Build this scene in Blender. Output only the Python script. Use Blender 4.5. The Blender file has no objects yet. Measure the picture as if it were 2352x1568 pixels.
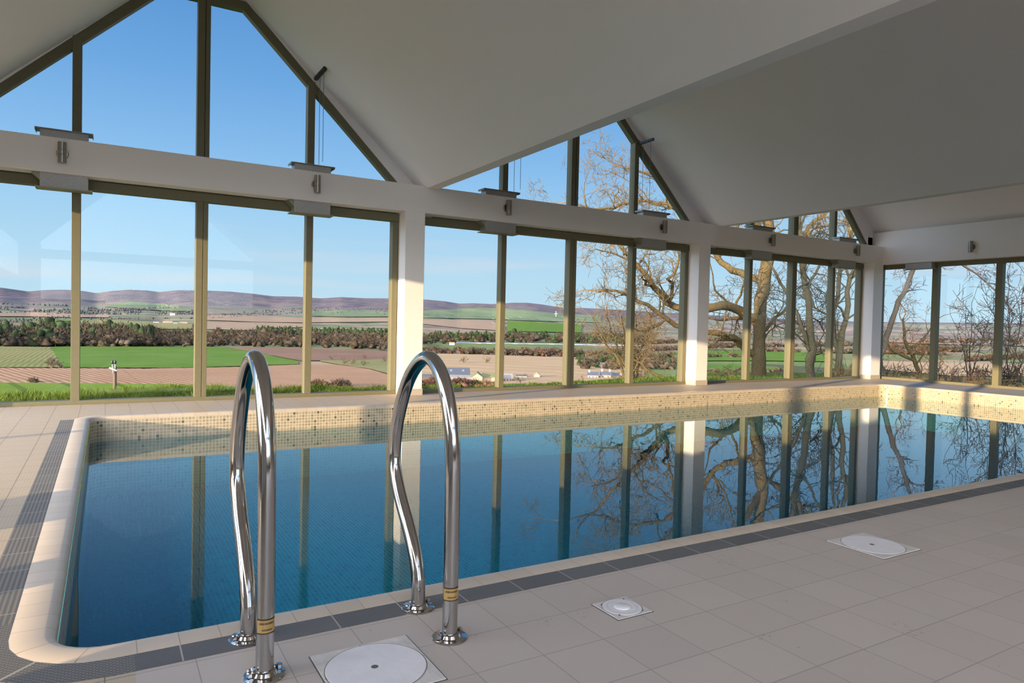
import bpy, bmesh, math, random
import numpy as np
from mathutils import Vector, Matrix
from math import sin, cos, pi, radians, sqrt, atan2
C = bpy.context.scene.collection
random.seed(7)
RNG = np.random.default_rng(11)

# ------------------------------------------------------------------ camera
FPX = 1578.47
yw, pt, rl = radians(30.6303), radians(-1.3819), radians(1.2949)
F = np.array([sin(yw)*cos(pt), cos(yw)*cos(pt), sin(pt)])
R0 = np.array([cos(yw), -sin(yw), 0.0]); U0 = np.cross(R0, F)
R = R0*cos(rl)+U0*sin(rl); U = -R0*sin(rl)+U0*cos(rl)
CAM = np.array([0, 0, 1.0])
def ray(u, v): return F + R*(u-1176)/FPX - U*(v-784)/FPX
def at(u, v, depth): return CAM + ray(u, v)*depth
cd = bpy.data.cameras.new('camera'); cam = bpy.data.objects.new('camera', cd); C.objects.link(cam)
cam.matrix_world = Matrix(((R[0], U[0], -F[0], 0), (R[1], U[1], -F[1], 0), (R[2], U[2], -F[2], 1.0), (0, 0, 0, 1)))
cd.sensor_width = 36; cd.lens = FPX/2352*36; cd.clip_start = .05; cd.clip_end = 40000
bpy.context.scene.camera = cam
vs = bpy.context.scene.view_settings
vs.view_transform = 'Standard'; vs.look = 'None'; vs.gamma = 1; vs.exposure = 0; vs.use_curve_mapping = False
cy = bpy.context.scene.cycles
cy.max_bounces = 10; cy.diffuse_bounces = 5; cy.glossy_bounces = 5; cy.transparent_max_bounces = 24; cy.transmission_bounces = 6

def lin(r, g, b):
    f = lambda c: (c/255/12.92 if c/255 <= .04045 else ((c/255+.055)/1.055)**2.4)
    return (f(r), f(g), f(b), 1)

# ------------------------------------------------------------------ node helper
class N:
    def __init__(s, name):
        s.m = bpy.data.materials.new(name); s.m.use_nodes = True; s.t = s.m.node_tree
        s.t.nodes.clear(); s.out = s.t.nodes.new('ShaderNodeOutputMaterial')
    def n(s, typ, ins=None, **kw):
        nd = s.t.nodes.new('ShaderNode'+typ)
        for k, v in kw.items(): setattr(nd, k, v)
        for k, v in (ins or {}).items():
            s.set(nd.inputs[k], v)
        return nd
    def set(s, sock, v):
        if isinstance(v, bpy.types.NodeSocket): s.t.links.new(v, sock)
        elif isinstance(v, bpy.types.Node): s.t.links.new(v.outputs[0], sock)
        else: sock.default_value = v
    def math(s, op, a, b=0.0, c=None):
        nd = s.t.nodes.new('ShaderNodeMath'); nd.operation = op; s.set(nd.inputs[0], a); s.set(nd.inputs[1], b)
        if c is not None: s.set(nd.inputs[2], c)
        return nd.outputs[0]
    def mix(s, f, a, b, typ='MIX'):
        nd = s.t.nodes.new('ShaderNodeMix'); nd.data_type = 'RGBA'; nd.blend_type = typ
        s.set(nd.inputs[0], f); s.set(nd.inputs[6], a); s.set(nd.inputs[7], b); return nd.outputs[2]
    def ramp(s, f, stops, interp='LINEAR'):
        nd = s.t.nodes.new('ShaderNodeValToRGB'); nd.color_ramp.interpolation = interp; e = nd.color_ramp.elements
        while len(e) < len(stops): e.new(.5)
        for i, (p, c) in enumerate(stops): e[i].position = p; e[i].color = c if len(c) == 4 else (*c, 1)
        s.set(nd.inputs[0], f); return nd.outputs[0]
    def comb(s, x, y, z=0.0):
        nd = s.t.nodes.new('ShaderNodeCombineXYZ'); s.set(nd.inputs[0], x); s.set(nd.inputs[1], y); s.set(nd.inputs[2], z); return nd.outputs[0]
    def sep(s, v):
        nd = s.t.nodes.new('ShaderNodeSeparateXYZ'); s.set(nd.inputs[0], v); return nd.outputs
    def pos(s): return s.n('NewGeometry').outputs['Position']
    def uv(s): return s.n('TexCoord').outputs['UV']
    def noise(s, vec, scale, detail=3, rough=.5, dim='3D'):
        nd = s.n('TexNoise', {'Scale': scale, 'Detail': detail, 'Roughness': rough}); s.set(nd.inputs['Vector'], vec); return nd.outputs[0]
    def white(s, vec):
        nd = s.n('TexWhiteNoise', noise_dimensions='3D'); s.set(nd.inputs['Vector'], vec); return nd.outputs[0]
    def grid(s, a, pitch, g):          # 1 on the joint, 0 on the tile; also the cell number
        q = s.math('DIVIDE', a, pitch); fr = s.math('FRACT', q); cell = s.math('FLOOR', q)
        d = s.math('MINIMUM', fr, s.math('SUBTRACT', 1.0, fr))
        return s.math('LESS_THAN', d, g/pitch/2), cell
    def bsdf(s, color, rough=.6, metal=0.0, bump=None, bs=.3, bd=.002, spec=.5, **kw):
        ins = {'Base Color': color, 'Roughness': rough, 'Metallic': metal, 'Specular IOR Level': spec}
        b = s.n('BsdfPrincipled', ins)
        if bump is not None:
            bn = s.n('Bump', {'Strength': bs, 'Distance': bd, 'Height': bump}); s.t.links.new(bn.outputs[0], b.inputs['Normal'])
        s.t.links.new(b.outputs[0], s.out.inputs[0]); return b
def schlick(s, f0, nrm=None):
    g = s.n('NewGeometry'); dt = s.n('VectorMath', operation='DOT_PRODUCT'); s.set(dt.inputs[0], g.outputs['Incoming']); s.set(dt.inputs[1], nrm if nrm is not None else g.outputs['Normal'])
    c = s.math('SUBTRACT', 1.0, s.math('MINIMUM', 1.0, s.math('ABSOLUTE', dt.outputs['Value'])))
    return s.math('ADD', f0, s.math('MULTIPLY', 1-f0, s.math('POWER', c, 5.0)))
def simple(name, c, rough=.6, metal=0.0, var=0.0, scale=8, bs=0.0, spec=.5):
    s = N(name); col = c
    if var:
        nz = s.noise(s.pos(), scale, 4)
        col = s.mix(nz, tuple(x*(1-var) for x in c[:3])+(1,), tuple(min(1, x*(1+var)) for x in c[:3])+(1,))
    s.bsdf(col, rough, metal, s.noise(s.pos(), scale*3) if bs else None, bs, .01, spec)
    return s.m

# ------------------------------------------------------------------ mesh helper
class MB:
    def __init__(s): s.v = []; s.f = []; s.uvs = {}
    def add(s, vs_, fs):
        o = len(s.v); s.v += [tuple(map(float, p)) for p in vs_]; s.f += [tuple(i+o for i in f) for f in fs]; return s
    def box(s, a, b):
        x0, y0, z0 = a; x1, y1, z1 = b
        return s.add([(x0,y0,z0),(x1,y0,z0),(x1,y1,z0),(x0,y1,z0),(x0,y0,z1),(x1,y0,z1),(x1,y1,z1),(x0,y1,z1)],
                     [(0,3,2,1),(4,5,6,7),(0,1,5,4),(1,2,6,5),(2,3,7,6),(3,0,4,7)])
    def prism_y(s, poly, y0, y1):     # polygon in (x,z) given clockwise or not, extruded along y
        n = len(poly)
        return s.add([(x, y0, z) for x, z in poly]+[(x, y1, z) for x, z in poly],
                     [tuple(range(n)), tuple(range(2*n-1, n-1, -1))]+[(i, i+n, (i+1) % n+n, (i+1) % n) for i in range(n)])
    def prism_z(s, poly, z0, z1):
        n = len(poly)
        return s.add([(x, y, z0) for x, y in poly]+[(x, y, z1) for x, y in poly],
                     [tuple(range(n-1, -1, -1)), tuple(range(n, 2*n))]+[(i, (i+1) % n, (i+1) % n+n, i+n) for i in range(n)])
    def bar(s, p, q, w, d, up=(0, 1, 0)):   # rectangular bar between p and q
        p = np.array(p, float); q = np.array(q, float); t = (q-p)/np.linalg.norm(q-p)
        a = np.cross(t, np.array(up, float)); a /= np.linalg.norm(a); b = np.cross(a, t)
        vs_ = [c+a*i*w/2+b*j*d/2 for c in (p, q) for i, j in ((-1,-1),(1,-1),(1,1),(-1,1))]
        return s.add(vs_, [(0,1,2,3),(7,6,5,4),(0,4,5,1),(1,5,6,2),(2,6,7,3),(3,7,4,0)])
    def tube(s, path, rad, n=8, cap=True):
        P = [np.array(p, float) for p in path]; k = len(P)
        if not hasattr(rad, '__len__'): rad = [rad]*k
        ref = None; vs_ = []
        for i in range(k):
            t = P[min(i+1, k-1)]-P[max(i-1, 0)]; t = t/(np.linalg.norm(t)+1e-12)
            if ref is None:
                ref = np.cross(t, [0, 0, 1.0]) if abs(t[2]) < .9 else np.cross(t, [1.0, 0, 0])
            ref = ref-t*(ref@t); ref /= (np.linalg.norm(ref)+1e-12); b = np.cross(t, ref)
            for j in range(n):
                a = 2*pi*j/n; vs_.append(P[i]+(ref*cos(a)+b*sin(a))*rad[i])
        fs = [(i*n+j, i*n+(j+1) % n, (i+1)*n+(j+1) % n, (i+1)*n+j) for i in range(k-1) for j in range(n)]
        if cap: fs += [tuple(range(n-1, -1, -1)), tuple(range((k-1)*n, k*n))]
        return s.add(vs_, fs)
    def lathe(s, c, prof, n=32, axis='z'):  # prof (r, h)
        vs_ = []
        for r, h in prof:
            for j in range(n):
                a = 2*pi*j/n
                vs_.append((c[0]+r*cos(a), c[1]+r*sin(a), c[2]+h) if axis == 'z' else (c[0]+r*cos(a), c[1]+h, c[2]+r*sin(a)))
        k = len(prof)
        fs = [(i*n+j, i*n+(j+1) % n, (i+1)*n+(j+1) % n, (i+1)*n+j) for i in range(k-1) for j in range(n)]
        fs += [tuple(range(n-1, -1, -1)), tuple(range((k-1)*n, k*n))]
        return s.add(vs_, fs)
    def build(s, name, mat, parent=None, smooth=False, bevel=0, recalc=True):
        me = bpy.data.meshes.new(name); me.from_pydata(s.v, [], s.f)
        if recalc:
            bm = bmesh.new(); bm.from_mesh(me); bmesh.ops.recalc_face_normals(bm, faces=bm.faces); bm.to_mesh(me); bm.free()
        me.materials.append(mat)
        if smooth:
            me.polygons.foreach_set('use_smooth', [True]*len(me.polygons)); me.set_sharp_from_angle(angle=radians(40))
        o = bpy.data.objects.new(name, me); C.objects.link(o)
        if parent: o.parent = parent; o.matrix_parent_inverse = Matrix.Translation(-Vector(parent.location))
        if bevel:
            b = o.modifiers.new('bevel', 'BEVEL'); b.width = bevel; b.segments = 2; b.limit_method = 'ANGLE'
        return o
def tag(o, label=None, cat=None, group=None, kind=None):
    if label: o['label'] = label
    if cat: o['category'] = cat
    if group: o['group'] = group
    if kind: o['kind'] = kind
    return o
def empty(name, loc=(0, 0, 0)):
    o = bpy.data.objects.new(name, None); o.location = loc; C.objects.link(o); o.empty_display_size = .1; return o
def place(o, loc):                      # move an object's origin for a mesh given in world coordinates
    o.data.transform(Matrix.Translation(-Vector(loc))); o.location = loc; return o

# ------------------------------------------------------------------ dimensions
YG = 9.134                     # glass plane of the window wall
XG = 14.787                    # glass plane of the end wall
YB = 8.82                      # front of the header beam
XW0, YN0 = -1.95, -4.0
PX0, PX1, PY0, PY1 = -.125, 13.2, 2.415, 7.91   # pool inner edge
BAYC = [.996, 6.478, 11.96]; PANE = 1.283
SUN = np.array([1, .31, -.147]); SUN = SUN/np.linalg.norm(SUN)

# ------------------------------------------------------------------ materials
def mat_plaster():
    s = N('white_plaster'); nz = s.noise(s.pos(), 1.2, 4)
    c = s.mix(nz, (.84, .80, .79, 1), (.88, .84, .83, 1)); s.bsdf(c, .75, 0, s.noise(s.pos(), 60, 3), .08, .004); return s.m
PLASTER = mat_plaster()
def mat_floor():
    s = N('beige_floor_tile'); P = s.pos(); x, y, z = s.sep(P)
    xo = s.math('ADD', x, .224); yo = s.math('ADD', y, -1.716)
    gx, cx = s.grid(xo, .2295, .0036); gy, cyy = s.grid(yo, .2215, .0036)
    g = s.math('MAXIMUM', gx, gy)
    rnd = s.white(s.comb(cx, cyy))
    n1 = s.noise(P, 1.3, 5, .6); n2 = s.noise(P, 90, 3)
    base = s.mix(rnd, (.48, .42, .385, 1), (.54, .475, .435, 1))
    base = s.mix(s.math('MULTIPLY', n1, .5), base, (.42, .37, .345, 1))
    base = s.mix(s.math('MULTIPLY', n2, .25), base, (.58, .51, .43, 1))
    # worn-in dirt specks
    d1 = s.noise(P, 5, 2, .6); d2 = s.noise(P, 70, 2, .7)
    dirt = s.math('MULTIPLY', s.math('GREATER_THAN', d1, .66), s.math('GREATER_THAN', d2, .60))
    base = s.mix(s.math('MULTIPLY', dirt, .45), base, (.20, .15, .09, 1))
    # ribbed anti-slip tiles at the left end and the far side
    rib = s.math('MAXIMUM', s.math('LESS_THAN', x, .08), s.math('GREATER_THAN', y, 8.0))
    w = s.math('SINE', s.math('MULTIPLY', x, 2*pi/.0165)); wy = s.math('SINE', s.math('MULTIPLY', y, 2*pi/.0165))
    near = s.math('LESS_THAN', y, 2.45)
    dots = s.math('MULTIPLY', s.math('MULTIPLY', w, wy), near); w2 = s.math('ADD', s.math('MULTIPLY', w, s.math('SUBTRACT', 1.0, near)), dots)
    lines = s.math('MULTIPLY', rib, s.math('GREATER_THAN', w2, .55))
    base = s.mix(s.math('MULTIPLY', lines, .45), base, (.2, .17, .135, 1))
    base = s.mix(s.math('MULTIPLY', rib, .75), base, (.48, .385, .27, 1))
    c = s.mix(g, base, s.mix(rib, (.34, .30, .27, 1), (.20, .17, .14, 1)))
    h = s.math('SUBTRACT', s.math('MULTIPLY', n2, .15), s.math('ADD', s.math('MULTIPLY', g, 1.0), s.math('MULTIPLY', lines, .5)))
    s.bsdf(c, s.mix(n1, (.5,)*3+(1,), (.66,)*3+(1,)), 0, h, .5, .002); return s.m
FLOOR = mat_floor()
def mat_strip():
    s = N('dark_accent_tile'); P = s.pos(); x, y, z = s.sep(P); u, v, w = s.sep(s.uv())
    g, c = s.grid(u, .2325, .005)
    base = s.mix(s.white(s.comb(c, 3.0)), (.085, .085, .092, 1), (.125, .125, .13, 1))
    n2 = s.noise(P, 120, 3, .7); base = s.mix(s.math('MULTIPLY', n2, .5), base, (.2, .195, .19, 1))
    rib = s.math('LESS_THAN', x, .08)
    wx = s.math('SINE', s.math('MULTIPLY', x, 2*pi/.0165)); wy = s.math('SINE', s.math('MULTIPLY', y, 2*pi/.0165))
    near = s.math('LESS_THAN', y, 2.7)
    pat = s.math('ADD', s.math('MULTIPLY', wx, s.math('SUBTRACT', 1.0, near)), s.math('MULTIPLY', s.math('MULTIPLY', wx, wy), near))
    ln_ = s.math('MULTIPLY', rib, s.math('GREATER_THAN', pat, .2))
    base = s.mix(s.math('MULTIPLY', ln_, .6), base, (.30, .26, .2, 1))
    col = s.mix(g, base, (.38, .36, .33, 1)); s.bsdf(col, .6, 0, s.math('ADD', s.math('MULTIPLY', ln_, 1.0), n2), .4, .0015); return s.m
STRIP = mat_strip()
def mat_coping():
    s = N('cream_coping_tile'); P = s.pos(); u, v, w = s.sep(s.uv())
    g, c = s.grid(u, .1165, .003)
    base = s.mix(s.white(s.comb(c, 7.0)), (.52, .44, .36, 1), (.58, .49, .405, 1))
    n1 = s.noise(P, 9, 4); base = s.mix(s.math('MULTIPLY', n1, .3), base, (.46, .385, .31, 1))
    col = s.mix(s.math('MULTIPLY', g, .8), base, (.30, .23, .16, 1)); s.bsdf(col, .38, 0, s.math('SUBTRACT', 1.0, g), .5, .0015); return s.m
COPING = mat_coping()
def mat_mosaic(name, tiles, grout, pitch=.0335, uvw=True, rough=.25):
    s = N(name); u, v, w = s.sep(s.uv() if uvw else s.pos())
    gx, cx = s.grid(u, pitch, .0062); gy, cyy = s.grid(v, pitch, .0062); g = s.math('MAXIMUM', gx, gy)
    r = s.white(s.comb(cx, cyy, 1.0)); r2 = s.white(s.comb(cx, cyy, 5.0))
    base = s.ramp(r, tiles, 'CONSTANT')
    base = s.mix(s.math('MULTIPLY', r2, .35), base, tuple(x*.55 for x in tiles[0][1][:3])+(1,))
    nz = s.noise(s.pos(), 90, 3); base = s.mix(s.math('MULTIPLY', nz, .3), base, tuple(min(1, x*1.25) for x in tiles[0][1][:3])+(1,))
    col = s.mix(g, base, grout); s.bsdf(col, s.mix(g, (rough,)*3+(1,), (.7,)*3+(1,)), 0, s.math('SUBTRACT', 1.0, g), .5, .0015); return s.m
MOSAIC = mat_mosaic('beige_glass_mosaic', [(0, (.40, .32, .22, 1)), (.3, (.46, .36, .25, 1)), (.52, (.33, .27, .19, 1)), (.70, (.50, .40, .29, 1)), (.88, (.27, .25, .17, 1)), (.955, (.035, .055, .045, 1))], (.62, .56, .42, 1))
PT = [(0, (.045, .50, .60, 1)), (.35, (.04, .44, .56, 1)), (.62, (.06, .56, .64, 1)), (.86, (.02, .22, .44, 1)), (.94, (.015, .15, .34, 1))]
POOLTILE = mat_mosaic('turquoise_pool_mosaic', PT, (.22, .74, .78, 1), pitch=.030, uvw=False)
def mat_water():
    s = N('pool_water'); P = s.pos()
    nz = s.noise(P, 3.0, 2, .5); bn = s.n('Bump', {'Strength': .05, 'Distance': .01, 'Height': nz})
    fr = schlick(s, .021, bn.outputs[0])
    tr = s.n('BsdfTransparent', {'Color': (.95, .99, 1, 1)}); gl = s.n('BsdfGlossy', {'Color': (.95, 1, 1, 1), 'Roughness': .0})
    s.t.links.new(bn.outputs[0], gl.inputs['Normal'])
    mx = s.n('MixShader', {0: fr}); s.t.links.new(tr.outputs[0], mx.inputs[1]); s.t.links.new(gl.outputs[0], mx.inputs[2])
    s.t.links.new(mx.outputs[0], s.out.inputs[0])
    va = s.n('VolumeAbsorption', {'Color': (.08, .83, .86, 1), 'Density': .42}); s.t.links.new(va.outputs[0], s.out.inputs[1]); return s.m
WATER = mat_water()
def mat_waterside():
    s = N('pool_water_side'); tr = s.n('BsdfTransparent', {'Color': (1, 1, 1, 1)}); s.t.links.new(tr.outputs[0], s.out.inputs[0])
    va = s.n('VolumeAbsorption', {'Color': (.08, .83, .86, 1), 'Density': .42}); s.t.links.new(va.outputs[0], s.out.inputs[1]); return s.m
WATERSIDE = mat_waterside()
def mat_glass():
    s = N('window_glass'); fr = s.math('MULTIPLY', schlick(s, .03), .3)
    tr = s.n('BsdfTransparent', {'Color': (.975, .985, .98, 1)}); gl = s.n('BsdfGlossy', {'Color': (.9, .95, .93, 1), 'Roughness': .0})
    mx = s.n('MixShader', {0: fr}); s.t.links.new(tr.outputs[0], mx.inputs[1]); s.t.links.new(gl.outputs[0], mx.inputs[2])
    s.t.links.new(mx.outputs[0], s.out.inputs[0]); return s.m
GLASS = mat_glass()
FRAME = simple('olive_grey_frame', (.17, .158, .10, 1), .5, 0, .08, 20, 0, .15)
CHROME = simple('polished_steel', (.50, .48, .46, 1), .09, 1.0, .03, 30)
GALV = simple('galvanised_steel', (.40, .395, .395, 1), .5, .45, .3, 90)
GALVD = simple('dark_zinc_edge', (.30, .29, .22, 1), .5, .3, .1, 40)
NICKEL = simple('brushed_nickel', (.33, .31, .28, 1), .3, 1.0, .05, 80)
WIRE = simple('grey_steel_wire', (.25, .26, .28, 1), .4, .6)
BLACK = simple('black_metal', (.02, .02, .022, 1), .4)
WHITEP = simple('white_plastic_lid', (.76, .74, .77, 1), .5, 0, .08, 14, .1)
LIDRIM = simple('lid_frame_cream', (.62, .585, .56, 1), .6, 0, .25, 25, .1)
LIDDARK = simple('lid_gap_dark', (.12, .115, .11, 1), .8)
GOLD = simple('gold_foil_label', (.55, .36, .13, 1), .35, .5, .1, 60)
INK = simple('dark_print', (.06, .03, .015, 1), .6)

# ------------------------------------------------------------------ pool
def rrect(x0, x1, y0, y1, r, n=8):
    pts = []
    for cx, cy_, a0 in ((x1-r, y1-r, 0), (x0+r, y1-r, 90), (x0+r, y0+r, 180), (x1-r, y0+r, 270)):
        for i in range(n+1):
            a = radians(a0+90*i/n); pts.append((cx+r*cos(a), cy_+r*sin(a)))
    return pts
RC = .15
def ring(o, n=8): return rrect(PX0-o, PX1+o, PY0-o, PY1+o, RC+o, n)
def sweep(name, prof, mat, parent, smooth=True, z_uv=True):
    loops = [ring(o) for o, z in prof]; n = len(loops[0]); base = ring(0)
    L = [0]
    for i in range(n): a = base[i]; b = base[(i+1) % n]; L.append(L[-1]+sqrt((a[0]-b[0])**2+(a[1]-b[1])**2))
    me = bpy.data.meshes.new(name); V = [(x, y, prof[k][1]) for k in range(len(prof)) for x, y in loops[k]]
    Fc = [(k*n+i, k*n+(i+1) % n, (k+1)*n+(i+1) % n, (k+1)*n+i) for k in range(len(prof)-1) for i in range(n)]
    me.from_pydata(V, [], Fc); uvl = me.uv_layers.new(name='UVMap')
    q = 0
    for k in range(len(prof)-1):
        for i in range(n):
            for uu, kk in ((L[i], k), (L[i+1], k), (L[i+1], k+1), (L[i], k+1)):
                uvl.data[q].uv = (uu, prof[kk][1]+.038); q += 1
    me.materials.append(mat)
    if smooth: me.polygons.foreach_set('use_smooth', [True]*len(me.polygons))
    o = bpy.data.objects.new(name, me); C.objects.link(o); o.parent = parent; return o
CW, SW = .125, .112
ZW = -.235; ZB = -.80
pool = tag(empty('swimming_pool'), 'long rectangular indoor swimming pool of still blue water with beige mosaic sides', 'swimming pool')
sweep('coping', [(CW, -.03), (CW, .0), (CW-.001, .0005), (.034, .0005), (.030, .0), (.016, -.003), (.005, -.011), (0, -.024), (0, -.038)], COPING, pool)['label'] = 'cream bullnose tile edge'
sweep('mosaic_wall', [(-.003, -.038), (-.003, -.25)], MOSAIC, pool, True)['label'] = 'beige mosaic band with scattered dark tiles'
sweep('lower_wall', [(-.003, -.25), (-.003, ZB)], mat_mosaic('dimmed_wall_mosaic', [(p_, tuple(q_*.35 for q_ in c_[:3])+(1,)) for p_, c_ in PT], (.07, .24, .26, 1)), pool, True)  # pool tile colours darkened to stand in for dim light under water
b = MB(); b.add([(PX0-.1, PY0-.1, ZB), (PX1+.1, PY0-.1, ZB), (PX1+.1, PY1+.1, ZB), (PX0-.1, PY1+.1, ZB)], [(0, 1, 2, 3)])
b.build('pool_floor', POOLTILE, pool)['label'] = 'turquoise and blue mosaic bottom'
b = MB(); b.prism_z(ring(.0015), ZB+.004, ZW); o = b.build('water', WATER, pool); o.data.materials.append(WATERSIDE); o['label'] = 'still clear water reflecting the windows'
for pz in o.data.polygons:
    if pz.normal.z < .9: pz.material_index = 1
# accent strip: left side, near side and their shared corner
AX0, AY0 = PX0-CW-SW, PY0-CW-SW
me = bpy.data.meshes.new('accent_strip'); V = []; Fc = []; UV = []
def sq(pts, uvs):
    o = len(V); V.extend([(x, y, .0008) for x, y in pts]); Fc.append(tuple(range(o, o+len(pts)))); UV.extend(uvs)
yc, xc = PY0+RC, PX0+RC
sq([(AX0, yc), (PX0-CW, yc), (PX0-CW, PY1-RC), (AX0, PY1-RC)], [(yc, 0), (yc, 0), (PY1-RC, 0), (PY1-RC, 0)])
sq([(xc, AY0), (PX1+CW, AY0), (PX1+CW, PY0-CW), (xc, PY0-CW)], [(xc+.03, 0), (PX1+CW+.03, 0), (PX1+CW+.03, 0), (xc+.03, 0)])
ri, ro = RC+CW, RC+CW+SW
for i in range(6):
    a, bb = radians(180+15*i), radians(195+15*i)
    sq([(xc+ri*cos(a), yc+ri*sin(a)), (xc+ro*cos(a), yc+ro*sin(a)), (xc+ro*cos(bb), yc+ro*sin(bb)), (xc+ri*cos(bb), yc+ri*sin(bb))],
       [(i*.06+.05, 0)]*2+[(i*.06+.11, 0)]*2)
me.from_pydata(V, [], Fc); l = me.uv_layers.new(name='UVMap')
for i, c in enumerate(UV): l.data[i].uv = c
me.materials.append(STRIP); o = bpy.data.objects.new('accent_strip', me); C.objects.link(o); o.parent = pool; o['label'] = 'dark grey tile border line'

# ------------------------------------------------------------------ floor with the pool cut out
b = MB(); z = 0.0
hx0, hx1, hy0, hy1 = PX0-CW, PX1+CW, PY0-CW, PY1+CW
def rect(x0, x1, y0, y1): b.add([(x0, y0, z), (x1, y0, z), (x1, y1, z), (x0, y1, z)], [(0, 1, 2, 3)])
rect(XW0, hx0, YN0, 9.2); rect(hx1, 14.9, YN0, 9.2); rect(hx0, hx1, hy1, 9.2); rect(hx0, hx1, YN0, hy0)
r = RC+CW
for cx, cy_, ox, oy, a0 in ((hx1-r, hy1-r, hx1, hy1, 0), (hx0+r, hy1-r, hx0, hy1, 90), (hx0+r, hy0+r, hx0, hy0, 180), (hx1-r, hy0+r, hx1, hy0, 270)):
    arc = [(cx+r*cos(radians(a0+90*i/8)), cy_+r*sin(radians(a0+90*i/8)), z) for i in range(9)]
    for i in range(8): b.add([arc[i], arc[i+1], (ox, oy, z)], [(0, 1, 2)])
o = b.build('floor', FLOOR); 
for pz in o.data.polygons:
    if pz.normal.z < 0: o.data.flip_normals(); break
tag(o, 'pale beige square floor tiles around the pool', None, None, 'structure')

# ------------------------------------------------------------------ ceiling
prof = [(-1.95, 2.86), (-1.60, 2.86), (.53, 4.90), (1.46, 4.90), (3.81, 2.86), (3.975, 2.86), (6.02, 4.90), (7.08, 4.90), (9.5, 2.86), (9.66, 2.86), (11.45, 4.90), (12.55, 4.90), (14.95, 2.98)]
up = [(x, z+.28) for x, z in prof]
up[0] = (-2.05, 3.2); up[-1] = (15.05, 3.2)
b = MB()
n = len(prof); ys = (YN0-.1, YG+.1)
V = [(x, y, z) for y in ys for x, z in prof]+[(x, y, z) for y in ys for x, z in up]
Fc = []
for i in range(n-1):
    Fc += [(i, i+1, n+i+1, n+i), (2*n+i, 3*n+i, 3*n+i+1, 2*n+i+1), (i, 2*n+i, 2*n+i+1, i+1), (n+i, n+i+1, 3*n+i+1, 3*n+i)]
Fc += [(0, n, 3*n, 2*n), (n-1, 3*n-1, 4*n-1, 2*n-1)]
b.add(V, Fc); tag(b.build('ceiling', PLASTER), 'white pitched plaster ceiling of three ridges with flat valleys', None, None, 'structure')

# ------------------------------------------------------------------ far wall: header beam, columns, gable infill
tag(place(MB().box((XW0, YB, 2.512), (14.56, 9.05, 2.884)).build('trim_1', PLASTER, bevel=.008), (0, YB, 2.5)), 'deep white header beam running above the lower windows', None, None, 'structure')
COLS = [(-1.88, -1.60), (3.505, 3.79), (9.035, 9.315), (14.26, 14.60)]
for i, (x0, x1) in enumerate(COLS):
    nm = 'trim_%d' % (i+2)
    o = tag(MB().box((x0, YB+.005, 0), (x1, 9.20, 2.52)).build(nm, PLASTER, bevel=.006), None, None, None, 'structure')
    o['label'] = ['white column at the left corner of the window wall', 'white column between the first and second window bay', 'white column between the second and third window bay', 'white column at the far corner of the room'][i]
    tb = MB().box((x0-.006, YB-.001, 0), (x1+.006, 9.19, .088)).build('baseboard_%d' % (i+1), simple('skirting_tile_%d' % i, (.47, .41, .355, 1), .5, 0, .1, 12))
    tag(tb, 'beige tile skirting round a white column', None, None, 'structure')
# wall pieces over the glazing, between frame and ceiling
frames = [((-1.53, 2.93), (.51, 4.90), (1.49, 4.90), (3.53, 2.93)), ((3.98, 2.93), (5.98, 4.90), (7.09, 4.90), (9.1, 2.93)), ((9.64, 2.93), (11.45, 4.90), (12.52, 4.90), (14.44, 2.93))]
b = MB()
def infill(p): b.prism_y(p, YG-.06, YG+.1)
infill([(-1.95, 2.47), (-1.86, 2.47), (-1.86, 2.87), (-1.95, 2.87)])
for k, (a, c, d, e) in enumerate(frames):
    va = [(-1.60, 2.86), (3.975, 2.86), (9.66, 2.86)][k]; vb = [(3.81, 2.86), (9.5, 2.86), (14.95, 2.98)][k]
    ca = [(.53, 4.9), (6.02, 4.9), (11.45, 4.9)][k]; cb = [(1.46, 4.9), (7.08, 4.9), (12.55, 4.9)][k]
    infill([(e[0]+.02, 2.86), (vb[0], vb[1]), (cb[0], cb[1]+.02), (d[0]-.02, 4.915)])
    if a[0]-.02 > va[0]: infill([(va[0], va[1]), (a[0]-.02, 2.86), (c[0]+.02, 4.915), (ca[0], ca[1]+.02)])
infill([(3.5, 2.5), (4.0, 2.5), (4.0, 2.87), (3.5, 2.87)]); infill([(9.05, 2.5), (9.7, 2.5), (9.7, 2.87), (9.05, 2.87)]); infill([(14.4, 2.5), (14.95, 2.5), (14.95, 3.1), (14.4, 3.1)])
tag(b.build('wall_far', PLASTER), 'white wall slivers between the gable glazing and the ceiling', None, None, 'structure')

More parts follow.
